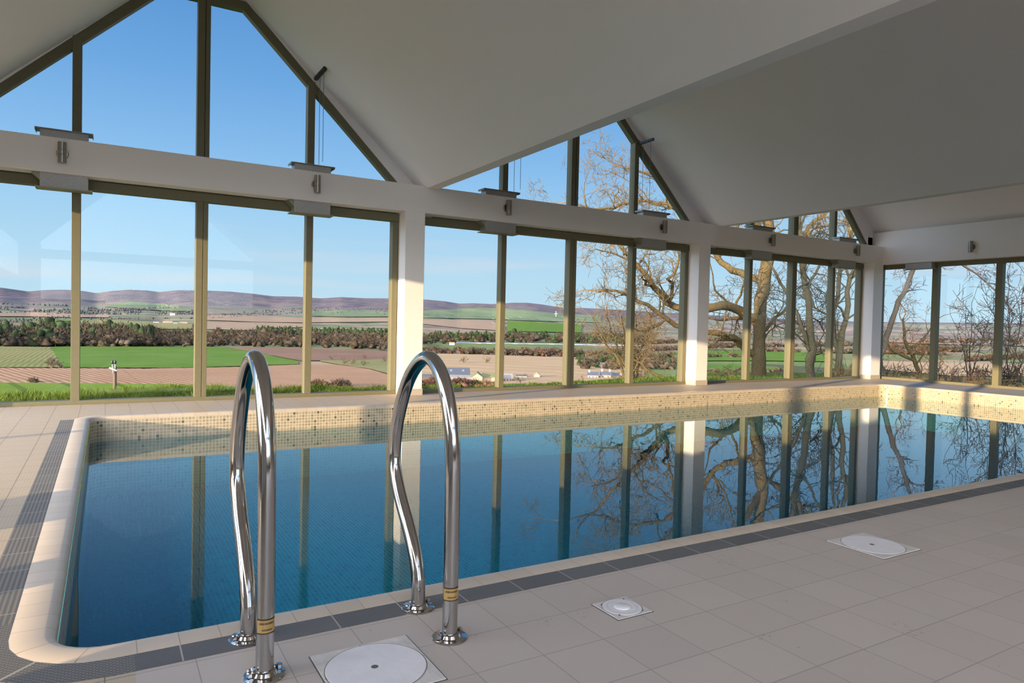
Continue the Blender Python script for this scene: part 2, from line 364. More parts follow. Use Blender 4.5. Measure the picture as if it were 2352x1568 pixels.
# ------------------------------------------------------------------ windows of the far wall
ORD = ['left', 'middle', 'right']
def bar_box(b, x, z0, z1, w=.088, y=YG, d=.13): b.box((x-w/2, y-d/2, z0), (x+w/2, y+d/2, z1))
wn = 0
for k, cx in enumerate(BAYC):
    xl = [-1.60, 3.79, 9.315][k]; xr = [3.505, 9.035, 14.26][k]
    wn += 1
    w = tag(empty('window_%d' % wn, (cx, YG, 0)), ['tall four pane lower window of the left bay', 'tall four pane lower window of the middle bay', 'tall four pane lower window of the right bay'][k], None, None, 'structure')
    b = MB(); b.box((xl, YG-.075, 0), (xr, YG+.07, .045)); b.box((xl, YG-.075, 2.40), (xr, YG+.07, 2.50))
    b.box((xl, YG-.065, .045), (xl+.07, YG+.065, 2.40)); b.box((xr-.09, YG-.065, .045), (xr-.012, YG+.065, 2.40)); b.box((xr-.012, YG-.05, .0), (xr, YG+.065, 2.42))
    b.build('window_frame', FRAME, w, bevel=.004)
    for j in (-1, 0, 1):
        x = cx+j*PANE
        if j == 0:
            m = MB(); m.box((x-.066, YG-.07, .04), (x+.008, YG+.07, 2.42)); m.box((x+.014, YG-.07, .04), (x+.066, YG+.07, 2.42)); m.box((x+.006, YG-.058, .04), (x+.016, YG+.06, 2.42))
            m.build('mullion', FRAME, w, bevel=.003)
        else:
            m = MB(); bar_box(m, x, .04, 2.42, .086); m.build('mullion', FRAME, w, bevel=.003)
    xs = [xl+.04, cx-PANE, cx, cx+PANE, xr-.04]
    for j in range(4):
        m = MB(); m.box((xs[j], YG-.004, .02), (xs[j+1], YG+.004, 2.45)); m.build('window_pane', GLASS, w)
    # gable glazing above
    wn += 1
    a, c, d, e = frames[k]
    w = tag(empty('window_%d' % wn, (cx, YG, 2.9)), ['pointed gable window over the left bay', 'pointed gable window over the middle bay', 'pointed gable window over the right bay'][k], None, None, 'structure')
    b = MB(); t = .048
    aa, ee = (a[0]-.45, a[1]-.45), (e[0]+.42, e[1]-.42)
    def rafter(p, q):
        p = np.array(p); q = np.array(q); tt = (q-p)/np.linalg.norm(q-p); nn = np.array([tt[1], -tt[0]])
        m = nn*t
        return (p[0]+m[0], YG, p[1]+m[1]), (q[0]+m[0], YG, q[1]+m[1])
    p, q = rafter(a, c); b.bar(p, q, .13, .098, (0, 1, 0))
    p, q = rafter(d, e); b.bar(p, q, .13, .098, (0, 1, 0))
    b.box((c[0]-.02, YG-.065, 4.80), (d[0]+.02, YG+.065, 4.895)); b.box((a[0], YG-.065, 2.52), (e[0], YG+.065, 2.62))
    b.build('window_frame', FRAME, w, bevel=.003)
    def ztop(x):
        z1 = 4.86
        z1 = min(z1, c[1]-.03+(x-c[0])*(c[1]-a[1])/(c[0]-a[0]), d[1]-.03+(x-d[0])*(e[1]-d[1])/(e[0]-d[0])); return z1
    for j in (-1, 0, 1):
        x = cx+j*PANE
        m = MB()
        if j == 0: m.box((x-.07, YG-.07, 2.5), (x+.01, YG+.07, 4.86)); m.box((x+.02, YG-.07, 2.5), (x+.07, YG+.07, 4.86)); m.box((x+.01, YG-.055, 2.5), (x+.02, YG+.06, 4.86))
        else: m.box((x-.045, YG-.065, 2.5), (x+.045, YG+.065, ztop(x)-.02))
        m.build('mullion', FRAME, w, bevel=.003)
    X = [a[0], cx-PANE, cx, cx+PANE, e[0]]
    for j in range(4):
        x0, x1 = X[j], X[j+1]; cand = [x for x in (c[0], d[0]) if x0 < x < x1]
        top = [(x, ztop(x)) for x in [x0]+cand+[x1]]
        poly = [(x0, 2.5)]+[q for q in top if q[1] > 2.51]+[(x1, 2.5)]
        m = MB(); m.prism_y(poly, YG-.004, YG+.004); m.build('window_pane', GLASS, w)

# ------------------------------------------------------------------ end wall on the right
b = MB(); b.box((14.55, YN0, 2.49), (14.95, YB+.01, 3.20)); b.box((14.72, YN0, 0), (14.95, -1.2, 2.5)); b.box((14.56, YB+.005, 2.5), (14.95, 9.25, 3.2))
tag(b.build('wall_right', PLASTER, bevel=.006), 'white end wall panel above the row of end windows', None, None, 'structure')
tag(MB().box((14.60, 9.0, 0), (14.72, 9.20, 2.5)).build('trim_6', PLASTER), 'white post behind the far corner column', None, None, 'structure')
w = tag(empty('window_7', (XG, 5, 0)), 'row of tall dark framed windows in the end wall on the right', None, None, 'structure')
ym = [9.0]+[7.80-i*1.185 for i in range(8)]
b = MB(); b.box((XG-.07, -1.2, 0), (XG+.07, 9.05, .05)); b.box((XG-.07, -1.2, 2.40), (XG+.07, 9.05, 2.5)); b.box((XG-.065, 8.93, 0), (XG+.065, 9.03, 2.45)); b.build('window_frame', FRAME, w, bevel=.003)
for y in ym[1:]:
    m = MB(); m.box((XG-.065, y-.055, .04), (XG+.065, y+.055, 2.42)); m.build('mullion', FRAME, w, bevel=.003)
for j in range(len(ym)-1):
    m = MB(); m.box((XG-.004, ym[j+1], .02), (XG+.004, ym[j], 2.45)); m.build('window_pane', GLASS, w)

# ------------------------------------------------------------------ left wall (out of frame; its windows let the sun in)
b = MB(); xw = (XW0-.02, -1.86)
b.box((xw[0], 5.3, 2.38), (xw[1], 9.2, 3.2)); b.box((xw[0], YN0, 2.84), (xw[1], 5.3, 3.2)); b.box((xw[0], YN0, 0), (xw[1], 1.75, 1.95)); b.box((xw[0], YN0, 1.9), (xw[1], YN0+.2, 2.9)); b.box((xw[0], 1.62, 1.9), (xw[1], 1.75, 2.9))
b.box((xw[0], 3.97, 0), (xw[1], 4.09, 2.9)); b.box((xw[0], 3.46, 0), (xw[1], 4.09, .75)); b.box((xw[0], 2.52, 0), (xw[1], 2.80, 2.86))
tag(b.build('wall_left', PLASTER), 'white left wall with tall windows, beside the camera', None, None, 'structure')
w = tag(empty('window_8', (-1.9, 6, 0)), 'tall windows in the left wall with a high strip added for daylight', None, None, 'structure')
b = MB(); b.box((-1.95, 1.75, 0), (-1.87, 9.2, .02)); b.box((-1.95, 6.40, 0), (-1.87, 6.49, 2.4)); b.build('window_frame', FRAME, w)
MB().box((-1.906, YN0+.2, 1.95), (-1.898, 1.62, 2.84)).build('window_pane', GLASS, w)  # high pane added beside the camera for extra daylight
for y0, y1, z1 in ((1.75, 2.52, 2.84), (2.8, 3.97, 2.84), (4.09, 6.44, 2.38), (6.44, 9.1, 2.38)):
    MB().box((-1.906, y0, .02), (-1.898, y1, z1)).build('window_pane', GLASS, w)
b = MB(); b.prism_y([(3.9, 0), (14.95, 0), (14.95, 2.98), (12.55, 4.95), (11.45, 4.95), (9.6, 2.9), (7.08, 4.95), (6.02, 4.95), (3.9, 2.9)], YN0-.1, YN0)
b.box((XW0, YN0-.1, 0), (-1.5, YN0, 2.9)); b.box((-1.5, YN0-.1, 2.5), (3.9, YN0, 2.75))
tag(b.build('wall_near', PLASTER), 'white wall behind the camera with a glazed gable added at one end for daylight', None, None, 'structure')
w = tag(empty('window_9', (1.2, YN0, 0)), 'unseen glazed gable bay added behind the camera to bring in daylight', None, None, 'structure')
MB().prism_y([(-1.5, .05), (3.9, .05), (3.9, 2.86), (1.46, 4.88), (.53, 4.88), (-1.5, 2.9)], YN0-.05, YN0-.042).build('window_pane', GLASS, w)  # glazing added behind the camera to brighten the room

# ------------------------------------------------------------------ brackets on the beam
def bracket(cx, wd, label, side):
    t = tag(empty('steel_bracket', (cx, YB+.1, 2.35)), label, 'bracket', 'galvanised brackets along the header beam')
    y0, y1 = YB+.075, 9.055; x0, x1 = cx-wd/2, cx+wd/2
    m = MB(); m.box((x0, y0, 2.87), (x1, y1, 2.975)); m.build('upper_channel', GALV, t, bevel=.002)
    m = MB(); m.box((x0-.045, y0-.03, 2.972), (x1+.045, y1+.01, 2.982)); m.box((x0-.045, y0-.03, 2.955), (x0-.038, y1, 2.972)); m.box((x1+.038, y0-.03, 2.955), (x1+.045, y1, 2.972))
    m.build('upper_flange', GALVD, t)
    m = MB(); m.box((x0, y0, 2.365), (x1, y1, 2.52)); m.build('lower_channel', GALV, t, bevel=.002)
    m = MB(); m.box((x0-.04, y0-.03, 2.35), (x1+.04, y1+.01, 2.362)); m.build('lower_flange', GALVD, t)
    m = MB(); xs_ = x0 if side < 0 else x1
    m.add([(xs_, y0, 2.505), (xs_+side*.075, y0, 2.505), (xs_, y0, 2.43), (xs_, y1, 2.505), (xs_+side*.075, y1, 2.505), (xs_, y1, 2.43)], [(0, 1, 2), (5, 4, 3), (0, 3, 4, 1), (1, 4, 5, 2), (2, 5, 3, 0)])
    m.build('side_gusset', GALVD, t)
    return t
BR = [(-.39, .44, 'leftmost galvanised bracket on the white beam, over the first slim mullion'),
      (2.245, .46, 'galvanised bracket on the beam with thin wires rising from it, left bay'),
      (4.99, .52, 'galvanised bracket on the beam just right of the first ceiling valley'),
      (7.98, .54, 'galvanised bracket on the beam at the right mullion of the middle bay'),
      (10.68, .56, 'galvanised bracket on the beam right of the second ceiling valley'),
      (13.31, .58, 'galvanised bracket on the beam nearest the far corner')]
for i, (cx, wd, lb) in enumerate(BR): bracket(cx*1.008, wd, lb, -1)
t = tag(empty('steel_bracket', (14.6, 8.0, 2.35)), 'galvanised bracket under the end wall panel above the right-hand windows', 'bracket')
MB().box((14.58, 7.80, 2.36), (14.714, 8.34, 2.488)).build('lower_channel', GALV, t, bevel=.002); MB().box((14.56, 7.76, 2.352), (14.716, 8.38, 2.362)).build('lower_flange', GALVD, t)

# ------------------------------------------------------------------ wall lights
def wall_light(p, nrm, label):
    t = tag(empty('wall_light', p), label, 'wall light', 'up and down lights on the beam'if nrm[1] else None)
    x, y, z = p; nx, ny = nrm
    if ny: MB().lathe((x, y-.0, z), [(.058, 0), (.058, -.012), (.05, -.02)], 28, 'y').build('back_plate', NICKEL, t, True)
    else:
        m = MB(); m.lathe((0, 0, 0), [(.058, 0), (.058, -.012), (.05, -.02)], 28, 'y'); m.v = [(x+q[1], y+q[0], z+q[2]) for q in m.v]; m.build('back_plate', NICKEL, t, True)
    cx, cy_ = x+nx*.075, y+ny*.075
    m = MB(); m.bar((x+nx*.01, y+ny*.01, z), (cx, cy_, z), .03, .03, (0, 0, 1)); m.build('arm', NICKEL, t)
    MB().lathe((cx, cy_, z), [(.034, -.105), (.041, -.108), (.041, -.030), (.038, -.028), (.038, -.025), (.041, -.023), (.041, .023), (.038, .025), (.038, .028), (.041, .03), (.041, .108), (.034, .105)], 28).build('lamp_body', NICKEL, t, True)
WL = [(-.407, 'leftmost cylindrical steel wall light on the white beam'), (2.283, 'steel cylinder wall light on the beam near the column, left bay'), (5.077, 'steel cylinder wall light on the beam below the first valley of the ceiling'),
      (8.135, 'steel cylinder wall light on the beam at the right of the middle bay'), (10.886, 'steel cylinder wall light on the beam right of the second valley'), (13.553, 'steel cylinder wall light on the beam nearest the far corner')]
for x, lb in WL: wall_light((x, YB, 2.715), (0, -1), lb)
wall_light((14.55, 7.02, 2.72), (-1, 0), 'steel cylinder wall light alone on the end wall panel')

# ------------------------------------------------------------------ blind rails with wires
def rail(x, z, y0, label, zb=2.986):
    t = tag(empty('blind_rail', (x, y0, z)), label, 'blind rail', 'black ceiling rails with wires')
    m = MB(); m.box((x-.022, y0, z-.02), (x+.022, YG-.05, z+.02))
    for i in range(6): yy = y0+.04+i*.06; m.box((x-.03, yy, z-.026), (x-.02, yy+.03, z+.0))
    m.build('rail', BLACK, t)
    for yy in (y0+.06, y0+.24): MB().tube([(x, yy, z-.01), (x, yy, zb)], .0035, 5).build('wire', WIRE, t)
rail(2.325, 4.13, 8.62, 'short black rail with two wires at the left bay gable'); rail(7.80, 4.13, 8.72, 'short black rail with two wires at the middle bay gable')
rail(5.22, 3.95, 8.62, 'black rail hidden by the first valley with two visible wires')

# ------------------------------------------------------------------ grab rails
def grab_rail(x, label, fl):
    (y1, y2) = fl
    t = tag(empty('grab_rail', (x, y1, 0)), label, 'grab rail', 'polished steel grab rails at the pool edge')
    ctl = [(y1, 0), (y1, .3), (y1+.003, .56), (y1+.022, .69), (y1+.085, .815), (y1+.18, .878), (y1+.28, .865), (y1+.385, .79), (y1+.465, .67), (y1+.505, .56), (y1+.505, .46), (y1+.455, .37), (y1+.36, .265), (y1+.295, .185), (y2+.005, .11), (y2, .05), (y2, 0)]
    P = [Vector((x, a, c)) for a, c in ctl]; path = []
    for i in range(len(P)-1):      # Catmull-Rom
        p0, p1, p2, p3 = P[max(i-1, 0)], P[i], P[i+1], P[min(i+2, len(P)-1)]
        for k in range(8):
            s_ = k/8; path.append(.5*((2*p1)+(-p0+p2)*s_+(2*p0-5*p1+4*p2-p3)*s_**2+(-p0+3*p1-3*p2+p3)*s_**3))
    path.append(P[-1])
    MB().tube(path, .0245, 28).build('rail_tube', CHROME, t, True)
    for y in (y1, y2):
        f = MB().lathe((x, y, 0), [(.057, .0), (.0575, .004), (.055, .0065), (.036, .0085), (.034, .012), (.031, .017), (.026, .019)], 40).build('flange', CHROME, t, True)
        f.data.set_sharp_from_angle(angle=radians(14))
        for sx, sy in ((-.041, -.008), (.041, .008)):
            q = MB().lathe((x+sx, y+sy, .009), [(.009, 0), (.009, .011), (.006, .014)], 6).build('bolt', CHROME, f)
            q.parent = f
    # gold band facing the camera
    m = MB(); a0 = atan2(-y1, -x)+.15; n_ = 14; sp = 1.15; rr = .0253
    vs_ = [(x+rr*cos(a0+sp*(2*i/n_-1)), y1+rr*sin(a0+sp*(2*i/n_-1)), zz) for zz in (.128, .168) for i in range(n_+1)]
    m.add(vs_, [(i, i+1, n_+2+i, n_+1+i) for i in range(n_)])
    lb = m.build('maker_label', GOLD, t, True); lb['label'] = 'gold foil band with tiny dark print'
    m = MB(); rr = .0256
    def strip_(z0, z1, s0, s1):
        k = max(1, int((s1-s0)*14))
        vv = [(x+rr*cos(a0+s0+(s1-s0)*i/k), y1+rr*sin(a0+s0+(s1-s0)*i/k), zz) for zz in (z0, z1) for i in range(k+1)]
        m.add(vv, [(i, i+1, k+2+i, k+1+i) for i in range(k)])
    strip_(.1655, .169, -sp, sp); strip_(.127, .1305, -sp, sp)
    rg = random.Random(3)
    for z0, a_, e_, h in ((.1535, -.8, .75, .006), (.1365, -.5, .65, .0045)):
        s0 = a_
        while s0 < e_: wd = rg.uniform(.05, .10); strip_(z0, z0+h, s0, s0+wd); s0 += wd+.035
    q = m.build('print', INK, lb, True); q.parent = lb
    return t
grab_rail(.392, 'left polished steel grab rail, nearest the pool corner', (1.985, 2.243))
grab_rail(.950, 'right polished steel grab rail, nearer the row of lids', (1.953, 2.211))

# ------------------------------------------------------------------ lids in the floor
def lid(x0, x1, y0, y1, kind, label):
    cx, cy_ = (x0+x1)/2, (y0+y1)/2
    t = tag(empty('access_lid', (cx, cy_, 0)), label, 'access lid', 'white lids set in the floor')
    MB().box((x0-.004, y0-.004, .0002), (x1+.004, y1+.004, .0012)).build('gap', LIDDARK, t)
    MB().box((x0, y0, .0004), (x1, y1, .004)).build('lid_frame', LIDRIM, t, bevel=.001)
    rr = (min(x1-x0, y1-y0))/2*.95
    m = MB(); m.lathe((cx, cy_, .003), [(rr, 0), (rr, .0022), (rr*.98, .0028)], 56)
    m.build('round_cover', WHITEP, t)
    m = MB(); n_ = 56
    vs_ = [(cx+q*cos(2*pi*i/n_), cy_+q*sin(2*pi*i/n_), .0045) for q in (rr+.001, rr+.0028) for i in range(n_)]
    m.add(vs_, [(i, (i+1) % n_, n_+(i+1) % n_, n_+i) for i in range(n_)]); m.build('seam', LIDDARK, t)
    if kind == 'big':
        MB().lathe((cx-.005, cy_, .005), [(.0105, 0), (.0105, .0012)], 24).build('finger_hole', LIDDARK, t)
        for a in (.0, pi/2, pi, 3*pi/2): MB().lathe((cx+cos(a)*(x1-x0)*.475, cy_+sin(a)*(y1-y0)*.475, .0035), [(.004, 0), (.004, .001)], 10).build('screw', LIDDARK, t)
    else:
        m = MB(); m.lathe((cx, cy_, .005), [(.029, 0), (.029, .004), (.026, .006)], 32); m.build('hub', WHITEP, t, True)
        n_ = 40; m = MB()
        vs_ = [(cx+q*cos(2*pi*i/n_), cy_+q*sin(2*pi*i/n_), .0062) for q in (.052, .055) for i in range(n_)]
        m.add(vs_, [(i, (i+1) % n_, n_+(i+1) % n_, n_+i) for i in range(n_)]); m.build('ring_groove', LIDRIM, t)
        for a in (.8, -.9, 2.4, 3.9): MB().lathe((cx+cos(a)*.073, cy_+sin(a)*.073, .0035), [(.003, 0), (.003, .003)], 10).build('screw', LIDDARK, t)
lid(.53, .832, 1.725, 2.03, 'big', 'large white round-in-square lid beside the grab rails, nearest')
lid(1.515, 1.668, 1.803, 1.95, 'small', 'small square lid with a raised round hub in the floor')
lid(2.975, 3.262, 1.748, 2.032, 'big', 'white square lid farther along the floor, right of the small one')

# ------------------------------------------------------------------ sky and sun
SKY_FILL = 10.5  # extra sky brightness added behind the camera to light the interior
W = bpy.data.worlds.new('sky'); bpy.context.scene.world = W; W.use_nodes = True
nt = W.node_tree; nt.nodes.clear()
def wn_(typ, **kw):
    nd = nt.nodes.new('ShaderNode'+typ)
    for k, v in kw.items(): setattr(nd, k, v)
    return nd
tc = wn_('TexCoord'); sp = wn_('SeparateXYZ'); nt.links.new(tc.outputs['Generated'], sp.inputs[0])
rp = wn_('ValToRGB'); e = rp.color_ramp.elements
stops = [(0, (.56, .79, .93)), (.06, (.51, .76, .94)), (.14, (.39, .67, .94)), (.22, (.26, .53, .89)), (.31, (.165, .41, .80)), (.42, (.10, .30, .68)), (1, (.07, .2, .5))]
while len(e) < len(stops): e.new(.5)
for i, (p, c) in enumerate(stops): e[i].position = p; e[i].color = (*c, 1)
nt.links.new(sp.outputs[2], rp.inputs[0])
mp = wn_('Mapping'); mp.inputs['Scale'].default_value = (1.6, 1.6, 22); mp.inputs['Rotation'].default_value = (0, .05, 0); nt.links.new(tc.outputs['Generated'], mp.inputs[0])
nz = wn_('TexNoise'); nz.inputs['Scale'].default_value = 1.5; nz.inputs['Detail'].default_value = 5; nt.links.new(mp.outputs[0], nz.inputs['Vector'])
cr = wn_('ValToRGB'); cr.color_ramp.elements[0].position = .50; cr.color_ramp.elements[1].position = .74; nt.links.new(nz.outputs[0], cr.inputs[0])
hz = wn_('ValToRGB'); he = hz.color_ramp.elements; he[0].position = .03; he[0].color = (1, 1, 1, 1); he[1].position = .17; he[1].color = (0, 0, 0, 1); nt.links.new(sp.outputs[2], hz.inputs[0])
ml = wn_('Math', operation='MULTIPLY'); nt.links.new(cr.outputs[0], ml.inputs[0]); nt.links.new(hz.outputs[0], ml.inputs[1])
xm = wn_('Math', operation='LESS_THAN'); nt.links.new(sp.outputs[0], xm.inputs[0]); xm.inputs[1].default_value = .5
m2 = wn_('Math', operation='MULTIPLY'); nt.links.new(ml.outputs[0], m2.inputs[0]); m2.inputs[1].default_value = .75
mx = wn_('Mix', data_type='RGBA'); nt.links.new(m2.outputs[0], mx.inputs[0]); nt.links.new(rp.outputs[0], mx.inputs[6]); mx.inputs[7].default_value = (.78, .78, .84, 1)
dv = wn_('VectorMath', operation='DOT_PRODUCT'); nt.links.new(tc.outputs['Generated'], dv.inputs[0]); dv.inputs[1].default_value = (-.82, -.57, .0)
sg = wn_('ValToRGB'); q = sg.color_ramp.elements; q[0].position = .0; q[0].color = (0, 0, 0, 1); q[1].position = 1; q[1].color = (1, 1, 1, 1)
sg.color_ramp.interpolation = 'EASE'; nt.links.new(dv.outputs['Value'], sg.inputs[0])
gx_ = wn_('Math', operation='MULTIPLY_ADD'); nt.links.new(sg.outputs[0], gx_.inputs[0]); gx_.inputs[1].default_value = SKY_FILL; gx_.inputs[2].default_value = 1.0
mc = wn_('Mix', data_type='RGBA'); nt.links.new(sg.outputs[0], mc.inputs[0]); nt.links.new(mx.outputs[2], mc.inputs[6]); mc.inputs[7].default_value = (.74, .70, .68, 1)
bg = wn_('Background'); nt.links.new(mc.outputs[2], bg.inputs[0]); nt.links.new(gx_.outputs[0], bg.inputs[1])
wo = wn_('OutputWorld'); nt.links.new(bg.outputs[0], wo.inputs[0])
sd = bpy.data.lights.new('sun', 'SUN'); sd.energy = 10.6; sd.color = (1, .73, .43); sd.angle = radians(.55)
so = bpy.data.objects.new('sun', sd); C.objects.link(so); so.rotation_euler = Vector(SUN).to_track_quat('-Z', 'Y').to_euler(); so.location = (-20, -5, 8)

# ------------------------------------------------------------------ terrain
def az_of(u, v=740): d = ray(u, v); return atan2(d[0], d[1])
SIL = [(-400, 668), (0, 660), (65, 669), (102, 666), (146, 665), (190, 668), (221, 673), (255, 668), (296, 665), (340, 667), (364, 670.5), (408, 666), (473, 667), (524, 669), (578, 674), (626, 680), (680, 681), (738, 685), (782, 682), (836, 684.5), (904, 685), (982, 688), (1023, 692), (1054, 697), (1084, 696), (1129, 698), (1176, 695), (1210, 695), (1244, 699), (1295, 707), (1339, 707), (1397, 710), (1465, 714), (1640, 724), (1850, 735), (1900, 738), (2200, 741), (2400, 743), (2900, 750)]
SA = np.array([az_of(u) for u, v in SIL]); SE = np.array([ray(u, v)[2]/np.hypot(*ray(u, v)[:2]) for u, v in SIL])
RX0, RX1, RY0, RY1 = -1.97, 14.96, -4.12, 9.24
def r_wall(a):
    dx, dy = np.sin(a), np.cos(a)
    tx = np.where(dx > 0, RX1/np.maximum(dx, 1e-6), RX0/np.minimum(dx, -1e-6)); ty = np.where(dy > 0, RY1/np.maximum(dy, 1e-6), RY0/np.minimum(dy, -1e-6))
    return np.minimum(tx, ty)
_u = np.array([-300, 900, 1150, 1500, 1650, 2400]); _e = np.array([1.6, 1.6, 2.4, 5, 16, 18])
_a = np.array([az_of(u) for u in _u]); RMAX = 9500.0
def vnoise(x, y, seed=0):
    xi = np.floor(x).astype(np.int64); yi = np.floor(y).astype(np.int64); fx = x-xi; fy = y-yi
    fx = fx*fx*(3-2*fx); fy = fy*fy*(3-2*fy)
    def h(i, j):
        n_ = (i*374761393+j*668265263+seed*974711) & 0x7fffffff; n_ = ((n_ ^ (n_ >> 13))*1274126177) & 0x7fffffff; return (n_ & 0xffff)/65535.0
    return (h(xi, yi)*(1-fx)+h(xi+1, yi)*fx)*(1-fy)+(h(xi, yi+1)*(1-fx)+h(xi+1, yi+1)*fx)*fy
def height(a, r):
    a = np.asarray(a, float); r = np.asarray(r, float)
    rw = r_wall(a); edge = rw+np.interp(a, _a, _e, left=8, right=30)
    near = -.13-.036*np.clip(r-rw-.6, 0, None)
    ze = -.13-.036*np.clip(edge-rw-.6, 0, None)
    drop = -30+(30+ze)*np.exp(-np.clip(r-edge, 0, None)/52)
    z = np.where(r < edge, near, drop)
    S = np.interp(a, SA, SE); e0 = -31/1300
    t = np.clip((r-1300)/(RMAX-1300), 0, 1)
    el = e0+(S-e0)*(t**.72)
    x, y = r*np.sin(a), r*np.cos(a)
    bump = (vnoise(x/1700+9, y/1700+5, 1)-.5)*.013+(vnoise(x/520, y/520, 2)-.5)*.007+(vnoise(x/220, y/220, 3)-.5)*.0025
    el = el+bump*np.clip((t-.22)*3.0, 0, 1)*np.clip((1-t)*4, 0, 1)
    return np.where(r > 1300, 1+r*el, z)
_rs = np.concatenate([np.geomspace(60, 1300, 700), np.geomspace(1310, RMAX, 900)])
def on_ground(u, v):
    d = ray(u, v); a = atan2(d[0], d[1]); k = d[2]/np.hypot(d[0], d[1])
    zz = height(np.full(_rs.shape, a), _rs); i = np.argmax((zz >= 1+_rs*k) & (_rs > 90))
    if i == 0: i = len(_rs)-1
    r_ = _rs[i]; return np.array([r_*sin(a), r_*cos(a), zz[i]]), r_
def gz(x, y): return float(height(atan2(x, y), np.hypot(x, y)))

def mat_terrain():
    s = N('countryside'); P = s.pos(); x, y, z = s.sep(P)
    dist = s.n('VectorMath', operation='LENGTH'); s.set(dist.inputs[0], P); dist = dist.outputs['Value']
    P2 = s.comb(x, y, 0)
    vo = s.n('TexVoronoi', {'Scale': 1/260.0, 'Randomness': .9}, feature='F1', distance='CHEBYCHEV'); s.set(vo.inputs['Vector'], P2)
    v1 = s.sep(vo.outputs['Color'])[0]
    field = s.ramp(v1, [(0, (0.302, 0.216, 0.144)), (.16, (0.144, 0.202, 0.072)), (.34, (0.331, 0.259, 0.180)), (.5, (0.202, 0.144, 0.108)), (.62, (0.187, 0.216, 0.094)), (.76, (0.288, 0.238, 0.151)), (.9, (0.122, 0.187, 0.065))], 'CONSTANT')
    n1 = s.noise(P2, .012, 5, .6); field = s.mix(s.math('MULTIPLY', n1, .35), field, (.17, .13, .08, 1))
    wd = s.noise(P2, .0045, 4, .6); wm = s.math('GREATER_THAN', wd, .57)
    field = s.mix(s.math('MULTIPLY', wm, .75), field, (.07, .065, .05, 1))
    hn = s.noise(P2, .0031, 7, .68)
    moor = s.ramp(hn, [(.32, (.065, .045, .046)), (.44, (.10, .066, .058)), (.52, (.19, .135, .085)), (.58, (.095, .066, .058)), (.68, (.18, .14, .08))])
    # heather moor begins above a wavering contour
    ht = s.math('ADD', s.math('SUBTRACT', z, 75), s.math('MULTIPLY', s.math('SUBTRACT', s.noise(P2, .0011, 3), .5), 150))
    mm = s.math('MINIMUM', 1.0, s.math('MAXIMUM', 0.0, s.math('DIVIDE', ht, 45)))
    gm = s.ramp(s.noise(P2, .0016, 3), [(.40, (.15, .17, .085)), (.5, (.25, .195, .12)), (.58, (.16, .185, .09))])
    mid = s.math('MINIMUM', 1.0, s.math('MAXIMUM', 0.0, s.math('DIVIDE', s.math('ADD', ht, 50), 50)))
    col = s.mix(mm, s.mix(s.math('MULTIPLY', mid, .7), field, gm), moor)
    grass = s.mix(s.noise(P, 2.5, 4, .7), (.035, .075, .012, 1), (.13, .17, .03, 1))
    nearm = s.math('LESS_THAN', dist, 180)
    col = s.mix(nearm, col, grass)
    # air haze painted into the colour: far land turns bluer
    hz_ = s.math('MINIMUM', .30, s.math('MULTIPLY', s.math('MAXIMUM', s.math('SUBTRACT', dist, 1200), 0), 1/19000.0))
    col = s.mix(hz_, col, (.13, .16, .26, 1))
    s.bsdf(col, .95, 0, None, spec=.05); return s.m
TERR = mat_terrain()
b = MB(); b.prism_z([(-11, -12), (16, -12), (16, -4.12), (-1.98, -4.12), (-1.98, 8.0), (-11, 8.0)], -1.2, -.09)  # unseen pale slab, added to bounce sunlight up to the ceiling
tag(b.build('bounce_terrace', simple('pale_bounce_paving', (.62, .57, .50, 1), .8, 0, .1, 2)), 'pale paved slab added outside the near and left walls to bounce light in', None, None, 'structure')
def terrain():
    a0, a1 = radians(-32), radians(92)
    A = np.concatenate([np.linspace(-pi, a0, 40, endpoint=False), np.linspace(a0, a1, 620, endpoint=False), np.linspace(a1, pi, 40)])
    T = np.concatenate([[0, .25, .6, 1.0, 1.4, 1.8, 2.3, 3, 4, 5.5, 7.5, 10, 13, 17, 22, 28, 36, 46, 60], np.geomspace(75, 1300, 60), np.geomspace(1340, RMAX, 170), [RMAX*1.02, RMAX*1.3]])
    rw = r_wall(A); V = np.zeros((len(A), len(T), 3))
    for j, t in enumerate(T):
        r_ = np.where(t < 60, rw+t, np.maximum(t+10, rw+60.5) if t < 90 else t)
        h = height(A, np.minimum(r_, RMAX))
        if t > RMAX*1.1: h = h-300
        V[:, j, 0] = r_*np.sin(A); V[:, j, 1] = r_*np.cos(A); V[:, j, 2] = h
    nA, nT = len(A), len(T)
    i, j = np.meshgrid(np.arange(nA-1), np.arange(nT-1), indexing='ij'); q = (i*nT+j).ravel()
    Fq = np.stack([q, q+1, q+nT+1, q+nT], 1)
    me = bpy.data.meshes.new('countryside_ground'); me.vertices.add(nA*nT); me.vertices.foreach_set('co', V.ravel())
    me.loops.add(Fq.size); me.loops.foreach_set('vertex_index', Fq.ravel()); me.polygons.add(len(Fq)); me.polygons.foreach_set('loop_start', np.arange(len(Fq))*4)
    me.update(calc_edges=True); me.materials.append(TERR)
    me.polygons.foreach_set('use_smooth', [True]*len(me.polygons))
    if me.polygons[5].normal.z < 0: me.flip_normals()
    o = bpy.data.objects.new('ground', me); C.objects.link(o)
    tag(o, 'countryside falling to a wide farmed valley with low heather hills behind', None, None, 'structure')
terrain()
b = MB(); b.prism_z([(-11, -12), (16, -12), (16, -4.12), (-1.98, -4.12), (-1.98, 8.0), (-11, 8.0)], -1.2, -.09)  # same added slab again, reflecting sun into the room from out of view
tag(b.build('bounce_terrace', simple('pale_bounce_paving', (.62, .57, .50, 1), .8, 0, .1, 2)), 'pale paved slab added outside the near and left walls to bounce light in', None, None, 'structure')

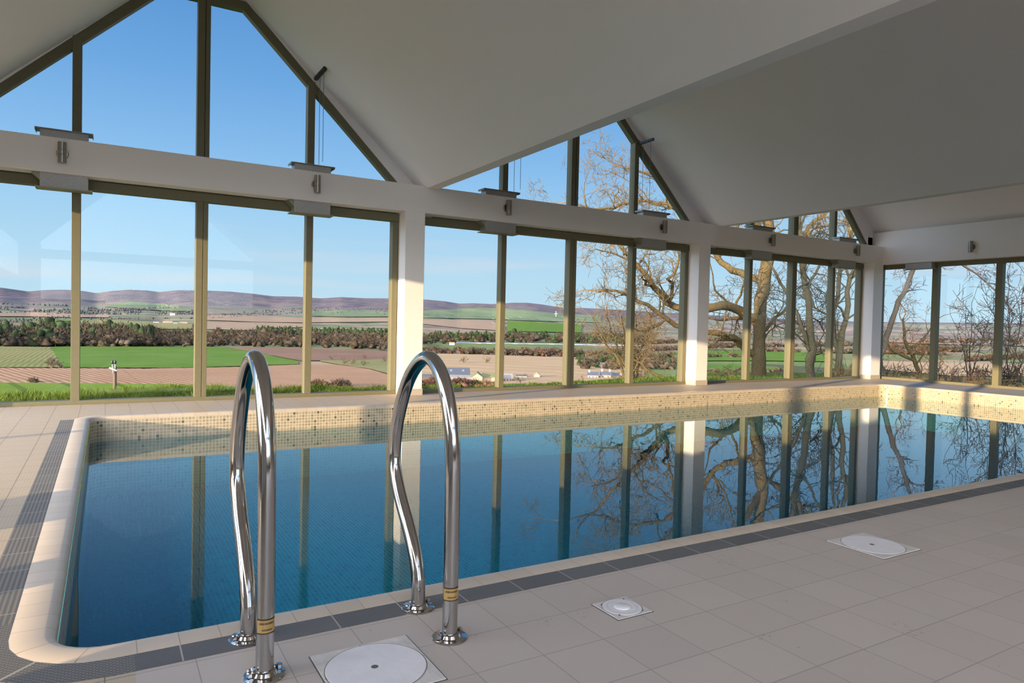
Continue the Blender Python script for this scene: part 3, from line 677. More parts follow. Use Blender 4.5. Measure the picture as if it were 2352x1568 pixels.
# ------------------------------------------------------------------ individual fields
def mat_field(name, c1, c2, row=None, c3=None, ang=0, sc=.05, rw=.5):
    s = N(name); P = s.pos(); x, y, z = s.sep(P)
    nzz = s.noise(P, sc, 5, .65); col = s.mix(s.ramp(nzz, [(.35, (0, 0, 0)), (.65, (1, 1, 1))]), c1+(1,), c2+(1,))
    n2 = s.noise(P, sc*14, 3, .7); col = s.mix(s.math('MULTIPLY', n2, .35), col, tuple(q*.6 for q in c1)+(1,))
    if row:
        a = s.math('ADD', s.math('MULTIPLY', x, cos(ang)), s.math('MULTIPLY', y, sin(ang)))
        a = s.math('ADD', a, s.math('MULTIPLY', s.noise(P, .03, 2), 3))
        w_ = s.math('SINE', s.math('MULTIPLY', a, 2*pi/row)); col = s.mix(s.math('MULTIPLY', s.math('GREATER_THAN', w_, 1-2*rw), .8), col, c3+(1,))
    s.bsdf(col, .95, 0, None, spec=.05); return s.m
def field(label, top, bot, m, u0=None, u1=None):
    tu, tv = zip(*top); bu, bv = zip(*bot); u0 = max(tu[0], bu[0]); u1 = min(tu[-1], bu[-1])
    us = np.arange(u0, u1+.1, 10 if u1-u0 > 60 else 5); b = MB(); nv = 10; V = []
    for u in us:
        a_, c_ = np.interp(u, tu, tv), np.interp(u, bu, bv)
        for k in range(nv+1):
            v = a_+(c_-a_)*k/nv; p, r_ = on_ground(u, v); V.append((p[0], p[1], p[2]+.25+r_*.0009))
    Fc = [(i*(nv+1)+k, (i+1)*(nv+1)+k, (i+1)*(nv+1)+k+1, i*(nv+1)+k+1) for i in range(len(us)-1) for k in range(nv)]
    b.add(V, Fc); o = b.build('field', m, recalc=False, smooth=False)
    if len(o.data.polygons) and o.data.polygons[0].normal.z < 0: o.data.flip_normals()
    tag(o, label, None, None, 'structure')
G1 = mat_field('winter_crop_green', (.095, .175, .024), (.135, .22, .045), 14, (.06, .12, .02), 1.1, .03, .06)
G2 = mat_field('bright_crop_green', (.125, .20, .026), (.175, .245, .04), 18, (.07, .12, .02), .2, .03, .06)
G3 = mat_field('hill_pasture_green', (.14, .19, .11), (.18, .22, .13), None, None, 0, .01)
PLO = mat_field('ploughed_earth', (.38, .225, .135), (.46, .285, .175), 3.5, (.20, .115, .07), .27, .03, .38)
PLD = mat_field('dark_ploughed_earth', (.20, .12, .085), (.25, .155, .11), None, None, 0, .02)
TAN = mat_field('stubble_tan', (.42, .285, .17), (.48, .335, .21), 30, (.35, .255, .14), .5, .02, .3)
TAN2 = mat_field('pale_stubble', (.33, .235, .16), (.40, .29, .20), 22, (.26, .18, .125), .9, .006, .4)
STR = mat_field('striped_vegetable_plot', (.22, .21, .09), (.31, .245, .13), 3.2, (.12, .155, .035), 0.0, .02, .4)
OLI = mat_field('olive_pasture', (.21, .205, .085), (.26, .235, .115), None, None, 0, .01)
field('light green crop field just beyond the lawn', [(-60, 881), (250, 883), (440, 886), (600, 893)], [(-60, 925), (600, 925)], G2)
field('ploughed brown field behind the utility pole', [(-60, 847), (330, 849), (540, 845), (690, 839), (780, 840), (850, 850), (904, 866), (935, 868)], [(-60, 881), (250, 883), (440, 886), (600, 893), (935, 915)], PLO)
field('large bright green field in the valley', [(116, 799), (190, 797.5), (509, 799), (560, 806), (690, 832)], [(116, 800), (143, 846), (272, 847), (400, 847), (545, 843), (690, 838)], G1)
field('striped vegetable plot at the far left', [(-60, 797), (116, 799), (143, 844)], [(-60, 846), (143, 846)], STR)
field('dark earth field behind the green field', [(509, 799), (560, 798), (690, 801), (800, 803), (895, 809), (935, 812)], [(509, 799.5), (600, 814), (690, 830), (800, 829), (895, 826), (935, 826)], PLD)
field('tan stubble field with small trees', [(735, 829), (800, 829), (895, 826), (935, 826)], [(735, 831), (780, 839), (850, 849), (904, 864), (935, 867)], OLI)
field('wide tan field behind the barn', [(960, 812), (1100, 816), (1300, 822), (1480, 826)], [(960, 880), (1150, 884), (1300, 882), (1480, 866)], TAN)
field('green lawn field beyond the barn', [(1140, 882), (1200, 879), (1300, 877), (1480, 868), (1640, 862)], [(1140, 912), (1640, 912)], G2)
field('distant olive and green pasture on the left', [(62, 741), (150, 736), (300, 738), (442, 745)], [(62, 744), (165, 753), (300, 757), (442, 757)], OLI)
field('distant bright green field on the left', [(70, 740), (130, 736.5), (165, 737)], [(70, 745), (165, 751)], G1)
field('distant pale stubble field on the left', [(-60, 715), (50, 717), (165, 722), (250, 727)], [(-60, 728), (50, 728), (165, 730), (250, 730)], TAN2)
field('pink ribbed ploughed field on the far slope', [(970, 735), (1060, 736), (1128, 738), (1160, 750)], [(970, 745), (1060, 755), (1128, 759), (1165, 762)], TAN2)
field('bright green rectangle on the far slope', [(1150, 738), (1220, 740), (1290, 744), (1340, 748)], [(1165, 762), (1290, 764), (1345, 765)], G1)
field('pale green hillside pasture, centre', [(970, 715), (1100, 708), (1200, 712), (1290, 722), (1380, 726)], [(970, 731), (1100, 733), (1200, 737), (1290, 740), (1380, 742)], G3)
field('pale green hillside pasture, left', [(240, 705), (300, 694), (380, 700), (440, 712)], [(240, 706), (300, 710), (380, 715), (440, 716)], G3)
field('pink brown fields in the middle distance', [(470, 724), (600, 727), (690, 731), (900, 731)], [(470, 736), (600, 741), (690, 742), (900, 740)], TAN2)
field('pale pasture in the middle distance', [(470, 742), (560, 741), (700, 744)], [(470, 757), (560, 760), (700, 752)], TAN2)
field('green pasture far beyond the pool', [(710, 716), (800, 714), (905, 716)], [(710, 727), (800, 729), (905, 728)], G3)
field('green field glimpsed behind the oak', [(1520, 813), (1600, 806), (1760, 808), (1900, 812)], [(1520, 826), (1600, 830), (1760, 830), (1900, 832)], G1)
field('green field below the oak', [(1590, 842), (1680, 838), (1790, 846)], [(1590, 858), (1700, 862), (1790, 856)], G1)
field('tan strip of stubble seen in the end windows', [(2010, 780), (2150, 782), (2400, 790)], [(2010, 786), (2150, 792), (2400, 797)], TAN2)
field('tan field low in the end windows', [(2010, 830), (2200, 836), (2400, 842)], [(2010, 850), (2200, 866), (2400, 866)], TAN)

# ------------------------------------------------------------------ woods: far trees
FM = {}
def fmat(name, c, haze=0):
    if name not in FM:
        s = N(name); rn = s.n('NewGeometry').outputs['Random Per Island']
        col = s.mix(rn, tuple(x*.6 for x in c)+(1,), tuple(min(1, x*1.35) for x in c)+(1,)); s.bsdf(col, .95, 0, None, spec=.03); FM[name] = s.m
    return FM[name]
BROWN = ('bare_brown_wood', (.062, .046, .032)); DARK = ('evergreen_wood', (.032, .048, .022)); GREYB = ('grey_brown_wood', (.075, .06, .046)); RUST = ('rust_brown_twigs', (.105, .064, .042)); BLUE = ('far_hazed_wood', (.075, .085, .095))  # the bluish far wood has distance haze mixed into its colour
ICO = None
def ico():
    global ICO
    if ICO is None:
        bm = bmesh.new(); bmesh.ops.create_icosphere(bm, subdivisions=1, radius=1); ICO = (np.array([v.co[:] for v in bm.verts]), np.array([[v.index for v in f.verts] for f in bm.faces])); bm.free()
    return ICO
class TM:      # triangle soup
    def __init__(s): s.V = []; s.F = []; s.o = 0
    def add(s, V, Fc): s.V.append(np.asarray(V, float)); s.F.append(np.asarray(Fc)+s.o); s.o += len(V)
    def build(s, name, mat, parent=None):
        V = np.concatenate(s.V); Fc = np.concatenate(s.F); k = Fc.shape[1]
        me = bpy.data.meshes.new(name); me.vertices.add(len(V)); me.vertices.foreach_set('co', V.ravel())
        me.loops.add(Fc.size); me.loops.foreach_set('vertex_index', Fc.ravel()); me.polygons.add(len(Fc)); me.polygons.foreach_set('loop_start', np.arange(len(Fc))*k)
        me.update(calc_edges=True); me.materials.append(mat); o = bpy.data.objects.new(name, me); C.objects.link(o)
        if parent: o.parent = parent; o.matrix_parent_inverse = Matrix.Translation(-Vector(parent.location))
        return o
def crown(t, p, h, w, kind, rng, nt_=70):
    """one far tree: uneven lumps inside a haze of twig slivers"""
    p = np.array(p, float); V, Fc = ico()
    if kind == 'dark':
        for i in range(3): sc = 1-i*.28; t.add(V*np.array([w*.40*sc, w*.40*sc, h*.26])*(1+.25*rng.standard_normal((len(V), 1)))+p+np.array([rng.normal(0, w*.05), rng.normal(0, w*.05), h*(.28+.24*i)]), Fc)
    else:
        for i in range(3): t.add(V*np.array([w*.22, w*.22, h*.20])*(1+.5*rng.standard_normal((len(V), 1)))+p+np.array([rng.normal(0, w*.16), rng.normal(0, w*.16), h*rng.uniform(.2, .5)]), Fc)
    d = rng.standard_normal((nt_, 3)); d[:, 2] = np.abs(d[:, 2])*.9-.15; d /= np.linalg.norm(d, axis=1)[:, None]
    c = p+np.array([0, 0, h*.38])+d*np.array([w*.42, w*.42, h*.45])*rng.uniform(.3, 1, (nt_, 1))
    tip = c+d*np.array([w*.16, w*.16, h*.18])+rng.standard_normal((nt_, 3))*w*.05
    s_ = np.cross(d, rng.standard_normal((nt_, 3))); s_ /= np.linalg.norm(s_, axis=1)[:, None]+1e-9; s_ *= w*.028
    V = np.stack([c-s_, c+s_, tip], 1).reshape(-1, 3); t.add(V, np.arange(nt_*3).reshape(-1, 3))
    s2 = w*.02; V = np.array([p+[-s2, 0, 0], p+[s2, 0, 0], p+[0, 0, h*.6]]); t.add(V, [[0, 1, 2]])
def wood(label, base, n_, hpx, kinds, seed, depth=0.0, rows=0):
    rng = np.random.default_rng(seed); bu, bv = zip(*base); T = {}
    for i in range(n_):
        u = rng.uniform(bu[0], bu[-1]); off = rng.uniform(0, depth)
        if rows:
            q_ = rng.integers(rows); ra = np.random.default_rng(seed*100+q_); ctr = ra.uniform(bu[0], bu[-1]); wd_ = (bu[-1]-bu[0])*ra.uniform(.10, .3)
            u = float(np.clip(ctr+rng.uniform(-1, 1)*wd_, bu[0], bu[-1])); off = depth*(q_+.5)/rows+(u-ctr)/wd_*ra.uniform(-.12, .12)*depth+rng.normal(0, .25)
        v = np.interp(u, bu, bv)-off; p, r_ = on_ground(u, v)
        hh = hpx*r_/FPX*rng.uniform(.65, 1.25); k = kinds[rng.integers(len(kinds))]
        T.setdefault(k[0], (TM(), k))
        crown(T[k[0]][0], p-np.array([0, 0, hh*.08]), hh, hh*rng.uniform(.8, 1.3), 'dark' if k[0] in ('evergreen_wood', 'far_hazed_wood') else 'b', rng, 80 if hpx > 12 else 14)
    root = tag(empty('woodland', tuple(p)), label, 'trees', None, 'stuff')
    for nm, (t, k) in T.items(): o = t.build('dark_crowns' if k[0] in ('evergreen_wood', 'far_hazed_wood') else 'bare_crowns', fmat(*k), root); o['kind'] = 'stuff'
wood('dark mixed wood across the far left, behind the striped plot', [(-80, 797), (345, 796)], 420, 34, [BROWN, BROWN, BROWN, GREYB, DARK], 1, 26)
wood('bare brown wood between the two left mullions and beyond', [(190, 797), (560, 797), (720, 799), (940, 806)], 480, 25, [BROWN, GREYB, BROWN], 2, 22)
wood('second row of bare trees behind the green field', [(190, 783), (560, 781), (940, 786)], 220, 17, [GREYB, BROWN, DARK], 3, 10)
wood('dark conifer belt in the middle distance', [(590, 762), (760, 765), (935, 768)], 220, 9, [DARK], 4, 6)
wood('brown scrub belt below the conifers', [(520, 772), (935, 778)], 160, 12, [BROWN, GREYB], 5, 6)
wood('brown tree belt behind the barn fields', [(960, 813), (1120, 816), (1330, 821), (1500, 822)], 200, 20, [BROWN, GREYB, RUST], 6, 6)
wood('bare trees round the far farmhouse', [(960, 791), (1150, 786), (1500, 790)], 200, 19, [BROWN, GREYB, BROWN, DARK], 7, 12)
wood('tree belt on the far side of the tunnels', [(960, 776), (1500, 780)], 150, 11, [BROWN, DARK, GREYB], 8, 8)
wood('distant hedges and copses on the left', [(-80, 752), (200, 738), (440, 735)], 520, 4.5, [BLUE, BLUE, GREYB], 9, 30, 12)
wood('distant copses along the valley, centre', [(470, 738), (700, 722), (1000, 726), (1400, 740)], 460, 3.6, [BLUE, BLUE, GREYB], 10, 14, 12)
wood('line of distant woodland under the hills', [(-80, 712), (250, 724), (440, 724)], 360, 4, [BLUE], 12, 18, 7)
wood('brown wooded slopes seen beyond the oak and ash', [(1500, 836), (1650, 830), (2000, 830), (2400, 828)], 620, 14, [BROWN, GREYB, BROWN, RUST], 13, 50, 7)
wood('brown scrubby slope between the oak and the ash', [(1600, 872), (1760, 872), (2010, 866)], 170, 15, [BROWN, GREYB, RUST], 16, 26, 3)
wood('wood behind the white cottages', [(1330, 852), (1480, 850), (1600, 846)], 120, 24, [GREYB, DARK, BROWN], 14, 26)
wood('dark tree row by the far fields in the end windows', [(2000, 806), (2400, 806)], 420, 6, [BLUE, GREYB], 15, 30, 8)

# ------------------------------------------------------------------ branching trees
BARK = {}
def bark(name, c, moss=None):
    s = N(name); P = s.pos(); n1 = s.noise(P, 3, 5, .65); n2 = s.noise(P, 22, 4, .7)
    col = s.mix(n1, tuple(x*.7 for x in c)+(1,), tuple(x*1.25 for x in c)+(1,))
    if moss: col = s.mix(s.math('MULTIPLY', s.math('GREATER_THAN', n2, .5), .6), col, moss+(1,))
    s.bsdf(col, .92, 0, n2, .7, .03, .05); return s.m
OAK = bark('oak_bark', (.135, .098, .052), (.07, .06, .022)); ASH = bark('ash_bark', (.22, .17, .10), (.13, .115, .05)); LARCH = bark('larch_bark', (.14, .105, .075), (.20, .16, .11)); TWIG = bark('pale_twigs', (.17, .125, .07)); TWIGR = bark('reddish_twigs', (.20, .125, .09)); DTWIG = bark('dark_twigs', (.12, .09, .065))
def norm(v): return v/(np.linalg.norm(v)+1e-9)
class Tree:
    def __init__(s, seed): s.rng = np.random.default_rng(seed); s.big = []; s.small = []
    def emit(s, P, r):
        (s.big if max(r) > .03 else s.small).append((np.array(P), np.array(r)))
    def branch(s, p, d, L, r0, lev, maxlev, gn, up, dens=2.9, rmin=.0055, shrink=.58):
        rng = s.rng; st = max(.10, L/9); nseg = max(3, int(L/st)); P = [p]; rr = [r0]; D = [d]
        for i in range(nseg):
            d = norm(d+rng.normal(0, gn, 3)+np.array([0, 0, up])); p = p+d*st; P.append(p); rr.append(max(rmin, r0*(1-.85*(i+1)/nseg))); D.append(d)
        s.emit(P, rr)
        if lev >= maxlev: return
        k = max(2, int(L*dens*rng.uniform(.8, 1.2))) if lev < maxlev-1 else max(3, int(L*dens*1.6))
        k = min(k, 18)
        for j in range(k):
            i = int(rng.uniform(.2, 1)*nseg); i = min(i, nseg)
            a = norm(np.cross(D[i], rng.normal(0, 1, 3))); th = rng.uniform(.5, 1.15); nd = norm(D[i]*cos(th)+a*sin(th))
            s.branch(P[i], nd, L*shrink*rng.uniform(.6, 1.1)*(1-.35*i/nseg), max(rmin, rr[i]*.62), lev+1, maxlev, gn*1.08, up, dens*1.35, rmin, shrink)
    def limb(s, pts, radii, maxlev, Lc, dens, gn=.24, up=.03, t0=.15, side=None):
        radii = [q*(.44 if q > .4 else .50) for q in radii]; dens = dens*1.75
        """a guided limb: smooth path with knobbly noise; children spring from it"""
        rng = s.rng; P = [np.array(p, float) for p in pts]; path = []; rr = []
        for i in range(len(P)-1):
            p0, p1, p2, p3 = P[max(i-1, 0)], P[i], P[i+1], P[min(i+2, len(P)-1)]; k = max(2, int(np.linalg.norm(p2-p1)/.28))
            for j in range(k):
                t = j/k; path.append(.5*((2*p1)+(-p0+p2)*t+(2*p0-5*p1+4*p2-p3)*t*t+(-p0+3*p1-3*p2+p3)*t**3)+rng.normal(0, .03, 3)); rr.append((radii[i]*(1-t)+radii[i+1]*t)*rng.uniform(.93, 1.08))
        path.append(P[-1]); rr.append(radii[-1]); s.emit(path, rr)
        n_ = len(path); tot = sum(np.linalg.norm(path[i+1]-path[i]) for i in range(n_-1))
        for j in range(int(tot*dens)):
            i = int(rng.uniform(t0, 1)*(n_-1)); i = min(max(i, 1), n_-2); D = norm(path[i+1]-path[i-1])
            a = norm(np.cross(D, rng.normal(0, 1, 3))); th = rng.uniform(.6, 1.25); nd = norm(D*cos(th)+a*sin(th)+np.array([0, 0, .12]))
            L = Lc*rng.uniform(.45, 1.15); s.branch(path[i], nd, L, min(rr[i]*.5, .014+L*.013), 1, maxlev, gn, up)
        s.branch(path[-1], norm(path[-1]-path[-2]), Lc, rr[-1], 1, maxlev, gn, up)
    def finish(s, name, loc, label, cat, bk, tw, group=None):
        root = tag(empty(name, tuple(loc)), label, cat, group)
        for lst, nm, mt, ns in ((s.big, 'trunk', bk, 8), (s.small, 'twigs', tw, 3)):
            if not lst: continue
            t = TM()
            for P, r in lst:
                k = len(P); T = np.gradient(P, axis=0); T /= np.linalg.norm(T, axis=1)[:, None]+1e-9
                ref = np.cross(T, [.31, .17, .93]); ref /= np.linalg.norm(ref, axis=1)[:, None]+1e-9; B = np.cross(T, ref)
                n_ = ns if nm == 'twigs' or max(r) < .15 else 14
                ang = np.arange(n_)*2*pi/n_; V = P[:, None, :]+(ref[:, None, :]*np.cos(ang)[None, :, None]+B[:, None, :]*np.sin(ang)[None, :, None])*r[:, None, None]
                i, j = np.meshgrid(np.arange(k-1), np.arange(n_), indexing='ij'); j2 = (j+1) % n_
                Fq = np.stack([i*n_+j, i*n_+j2, (i+1)*n_+j2, (i+1)*n_+j], -1).reshape(-1, 4); t.add(V.reshape(-1, 3), Fq)
            o = t.build(nm, mt, root)
            if nm == 'twigs': o['kind'] = 'stuff'
            o.data.polygons.foreach_set('use_smooth', [True]*len(o.data.polygons))
        print(name, len(s.big), len(s.small))
        return root

def path_at(lst, depth):    # (u, v[, extra depth]) list -> world
    return [at(q[0], q[1], depth+(q[2] if len(q) > 2 else 0)) for q in lst]
# great oak
D = 22.0
t = Tree(21)
base = at(1742, 880, D)
t.limb(path_at([(1742, 884), (1744, 850), (1742, 800), (1746, 740), (1750, 690), (1756, 640), (1764, 590), (1768, 540), (1762, 480), (1750, 420)], D), [.62, .50, .46, .45, .46, .47, .42, .34, .28, .22], 4, 1.9, 1.1, t0=.2)
t.limb(path_at([(1738, 735), (1712, 725), (1690, 706, -.4), (1660, 700, -.8), (1625, 708, -1), (1575, 712, -1), (1535, 692, -1), (1500, 655, -1.2), (1482, 625, -1.2), (1450, 595, -1.2), (1420, 560, -1), (1395, 520, -1)], D), [.3, .3, .29, .28, .26, .22, .21, .18, .15, .13, .10, .07], 4, 2.3, 1.5)
t.limb(path_at([(1730, 815), (1706, 795), (1683, 776, -.5), (1650, 766, -.8), (1600, 762, -1), (1555, 745, -1.4), (1510, 716, -1.6), (1460, 690, -1.8), (1415, 668, -2), (1375, 668, -2)], D), [.24, .22, .2, .19, .17, .15, .13, .11, .08, .05], 4, 1.9, 1.8)
t.limb(path_at([(1752, 650), (1722, 633, .4), (1684, 618, .7), (1655, 603, 1), (1642, 578, 1.2), (1600, 520, 1.5), (1545, 480, 1.6), (1470, 462, 1.6), (1390, 478, 1.4), (1330, 470, 1.2)], D), [.26, .25, .23, .2, .18, .15, .13, .11, .09, .06], 4, 2.3, 1.5)
t.limb(path_at([(1600, 520, 1.5), (1560, 440, 1.4), (1500, 400, 1), (1430, 385, .8)], D), [.14, .12, .09, .06], 4, 2.0, 1.7)
t.limb(path_at([(1764, 600), (1800, 575, .4), (1840, 540, 1), (1880, 500, 1.5), (1930, 470, 2)], D), [.2, .18, .15, .12, .08], 4, 2.1, 1.1)
t.limb(path_at([(1766, 560), (1730, 500, -.6), (1690, 440, -1), (1640, 390, -1.5)], D), [.2, .17, .13, .08], 4, 2.1, 1.1)
t.limb(path_at([(1535, 692, -1), (1548, 660, -1.5), (1538, 640, -1.8), (1555, 612, -2), (1560, 570, -2)], D), [.11, .10, .09, .08, .05], 4, 1.5, 1.6)
t.limb(path_at([(1736, 745), (1690, 730, 1), (1650, 735, 2), (1600, 720, 2.5)], D), [.12, .1, .08, .05], 4, 1.6, 1.6)
t.limb(path_at([(1752, 760), (1780, 730, .5), (1810, 700, 1), (1815, 660, 1.5)], D), [.12, .1, .07, .04], 4, 1.5, 1.6)
t.finish('oak_tree', base, 'great gnarled leafless oak with a thick trunk beyond the right window bay', 'tree', OAK, TWIG)
# ash
D = 17.5
t = Tree(5)
t.limb(path_at([(1862, 893), (1863, 850), (1866, 800), (1862, 750), (1858, 700), (1850, 650), (1842, 600), (1836, 540), (1832, 500), (1850, 430)], D), [.26, .225, .205, .19, .17, .155, .15, .14, .12, .08], 4, 1.7, 1.5, t0=.3)
t.limb(path_at([(1864, 805), (1845, 768), (1832, 725, .2), (1812, 675, .3), (1782, 630, .5), (1752, 590, .8)], D), [.11, .10, .095, .085, .075, .05], 4, 1.5, 1.5)
t.limb(path_at([(1834, 520), (1815, 470, -.5), (1800, 420, -1)], D), [.1, .08, .05], 4, 1.7, 1.6)
t.limb(path_at([(1853, 660), (1880, 610, .5), (1905, 560, 1)], D), [.08, .06, .04], 4, 1.5, 1.5)
t.limb(path_at([(1866, 830), (1882, 805), (1890, 770)], D), [.06, .05, .02], 2, .5, 1.0)
t.finish('ash_tree', at(1862, 893, D), 'slender pale leafless ash forking low, right of the oak', 'tree', ASH, TWIG)
D = 19.0
t = Tree(8)
t.limb(path_at([(1924, 884), (1930, 820), (1938, 760), (1948, 700), (1955, 640), (1958, 590), (1955, 520), (1965, 440)], D), [.2, .17, .155, .14, .13, .12, .1, .06], 4, 1.7, 1.5, t0=.3)
t.limb(path_at([(1928, 850), (1920, 780, .3), (1916, 710, .6), (1926, 650, .8), (1932, 580, 1)], D), [.16, .15, .14, .12, .08], 4, 1.6, 1.4)
t.finish('twin_stem_tree', at(1924, 884, D), 'twin stemmed leafless tree in the last pane before the corner', 'tree', ASH, TWIG)
# small thicket tree in front of the oak limbs
D = 26.0
t = Tree(13)
for k in range(5):
    t.limb(path_at([(1440+k*6, 905), (1430+k*9, 850, k*.3), (1400+k*18, 800, k*.4), (1375+k*28, 760, k*.3), (1360+k*34, 728)], D), [.12, .10, .08, .06, .04], 4, 1.35, 2.2, gn=.22)
t.finish('thorn_tree', at(1450, 905, D), 'low rounded many stemmed bare tree in the middle bay', 'tree', OAK, TWIG)
D = 19.0
t = Tree(31)
t.limb(path_at([(1430, 815), (1470, 838), (1500, 858), (1540, 872), (1575, 886), (1600, 900)], D), [.04, .07, .09, .11, .12, .12], 4, 1.2, 2.4, t0=0)
t.finish('fallen_branch_tree', at(1600, 900, D), 'low sprawling limb of a bare tree near the grass, middle bay', 'tree', OAK, TWIG)
# trees in the end windows
D = 21.0
t = Tree(17)
t.limb(path_at([(2018, 884), (2030, 800), (2048, 730), (2072, 670), (2096, 615), (2125, 540), (2160, 440)], D), [.21, .17, .155, .14, .12, .09, .06], 4, 1.5, 1.2, gn=.16, up=-.02, t0=.25)
t.limb(path_at([(2125, 540), (2190, 590, -1.5), (2240, 625, -2), (2290, 670, -2.5), (2335, 725, -3)], D), [.10, .07, .05, .04, .02], 3, 1.0, 2.4, gn=.15, up=-.07)
t.limb(path_at([(2145, 480), (2200, 520, 1), (2260, 560, 1), (2330, 600, 1)], D), [.09, .06, .05, .03], 3, 1.0, 2.2, gn=.15, up=-.08)
t.finish('larch_tree', at(2018, 884, D), 'leaning dark larch with drooping twigs in the first end window', 'tree', LARCH, TWIGR)
D = 24.0
t = Tree(19)
t.limb(path_at([(2118, 885), (2105, 840), (2085, 800), (2078, 760), (2075, 730)], D), [.17, .145, .12, .09, .05], 4, 1.4, 2.2, gn=.33)
t.limb(path_at([(2098, 825), (2060, 812), (2040, 790)], D), [.12, .09, .05], 4, 1.3, 2.2, gn=.33)
t.limb(path_at([(2085, 800), (2120, 780), (2140, 750)], D), [.1, .08, .04], 4, 1.4, 2.2, gn=.33)
t.finish('hawthorn_tree', at(2118, 885, D), 'squat twisted tree with rusty twigs behind the first end window', 'tree', OAK, bark('rusty_twigs', (.30, .15, .06)))
D = 17.0
for k, (u0, tops, lb) in enumerate([(2226, [(2205, 770), (2232, 695), (2262, 760)], 'three thin bare saplings seen in the second end window'), (2312, [(2282, 690), (2318, 610), (2352, 660), (2400, 640)], 'taller thin bare saplings at the right edge of the view')]):
    t = Tree(40+k)
    for (uu, vv) in tops: t.limb(path_at([(u0+(uu-u0)*.1, 892), (u0+(uu-u0)*.4, 830), (u0+(uu-u0)*.75, (830+vv)/2), (uu, vv)], D), [.045, .034, .024, .012], 3, .9, 2.2, gn=.14, up=.06)
    t.finish('sapling_clump', at(u0, 892, D), lb, 'tree', LARCH, DTWIG)
# scrub at the foot of the end windows and below the oak
for k, (ua, ub, v0, vt, dd, n_, lb, tw) in enumerate([(2010, 2160, 890, 830, 17, 30, 'brown scrub under the first end window', DTWIG), (2150, 2300, 892, 835, 16, 30, 'brown scrub under the second end window', TWIGR), (2290, 2400, 894, 820, 15.5, 26, 'brown scrub at the right edge of the view', DTWIG),
        (1880, 1990, 886, 830, 18, 26, 'bramble scrub at the foot of the twin stemmed tree', TWIG), (1640, 1830, 888, 852, 19, 24, 'low twiggy scrub round the oak roots', TWIG), (1500, 1640, 896, 845, 19, 26, 'twiggy undergrowth at the right of the middle bay', TWIG)]):
    t = Tree(60+k); rg = np.random.default_rng(80+k)
    for i in range(n_):
        u = rg.uniform(ua, ub); p = at(u, v0, dd+rg.uniform(-1.5, 2.5)); L = (v0-vt)/FPX*dd*rg.uniform(.4, 1.0)
        t.branch(p, norm(np.array([rg.normal(0, .45), rg.normal(0, .45), 1])), L, .014, 1, 3, .2, .02, 4.5)
    t.finish('scrub', at((ua+ub)/2, v0, dd), lb, 'shrub', LARCH, tw)

# ------------------------------------------------------------------ small field trees and bushes
def small_tree(u, v, hpx, seed, label, tw, group=None, n_=1, name='field_tree', lean=0, spread=1.0):
    p, r_ = on_ground(u, v); H = hpx*r_/FPX; t = Tree(seed); sc = H/6.0
    p = p-np.array([0, 0, .2*sc])
    for k in range(n_):
        d = norm(np.array([t.rng.normal(0, .3*spread), t.rng.normal(0, .3*spread), 1.0]))
        P0 = p; P1 = p+d*H*.3; s_ = [(P0, .2*sc), (P1, .14*sc)]
        t.emit([P0, (P0+P1)/2, P1], [.26*sc, .21*sc, .18*sc])
        for j in range(7):
            dd = norm(np.array([t.rng.normal(0, .75*spread), t.rng.normal(0, .75*spread), t.rng.uniform(.25, 1.0)]))
            t.branch(P1-d*t.rng.uniform(0, .1)*H, dd, H*.55*t.rng.uniform(.7, 1.1), .11*sc, 1, 4, .17, .02, 1.7/sc, .034*sc, .55)
    return t.finish(name, p, label, 'tree', DTWIG, tw, group)
FT = 'small bare trees standing in the tan field'
for i, (u, v, h, lb) in enumerate([(765, 829, 20, 'leftmost of the small bare trees in the tan field'), (790, 838, 26, 'second small bare tree in the tan field, left of the tallest'), (806, 841, 32, 'tallest and broadest of the small bare trees in the tan field'), (832, 843, 26, 'small bare tree just right of the tallest in the tan field'),
                                 (838, 826, 18, 'smaller bare tree set back behind its neighbours in the tan field'), (884, 833, 24, 'rightmost small bare tree of the tan field, beside the column')]):
    small_tree(u, v, h, 100+i, lb, DTWIG, FT)
small_tree(118, 846, 32, 120, 'rust tinged bare tree at the corner of the striped plot', bark('rusty_far_twigs', (.19, .095, .05)), None, 2, 'field_tree', 0, 1.2)
small_tree(136, 846, 26, 121, 'slighter bare tree beside the rust tinged one', DTWIG)
small_tree(1067, 835, 26, 122, 'left of two lone bare trees in the wide tan field', DTWIG, 'lone trees in the wide tan field')
small_tree(1117, 836, 25, 123, 'right of two lone bare trees in the wide tan field', DTWIG, 'lone trees in the wide tan field')
small_tree(1195, 882, 32, 124, 'bare tree beside the low farm sheds', DTWIG)
small_tree(1340, 900, 56, 125, 'small white barked birch below the cottages', bark('birch_white', (.6, .56, .48)), None, 1, 'birch_tree')
def bush(u, v, hpx, wpx, seed, label, k, n_=12, name='bush'):
    rng = np.random.default_rng(seed); t = TM(); p0, r0 = on_ground(u, v)
    for i in range(n_):
        uu = u+rng.uniform(-.5, .5)*wpx; p, r_ = on_ground(uu, v+rng.uniform(-2, 1)); H = hpx*r_/FPX*rng.uniform(.55, 1.05); crown(t, p-np.array([0, 0, H*.12]), H, H*1.1, 'b', rng, 150)
    o = t.build(name, fmat(*k)); tag(o, label, 'bush'); return o
bush(75, 881, 20, 16, 1, 'low grey brown bush in the ploughed field, far left', GREYB, 3)
bush(745, 890, 26, 70, 2, 'dark brown thicket at the edge of the ploughed field', RUST, 9)
bush(788, 889, 27, 18, 3, 'rounded olive brown bush beside the dark thicket', GREYB, 4)
bush(990, 889, 34, 60, 4, 'reddish birch scrub left of the barn', ('reddish_scrub', (.10, .055, .042)), 26)
bush(1062, 890, 30, 64, 5, 'reddish birch scrub in front of the barn', ('reddish_scrub', (.10, .055, .042)), 26)
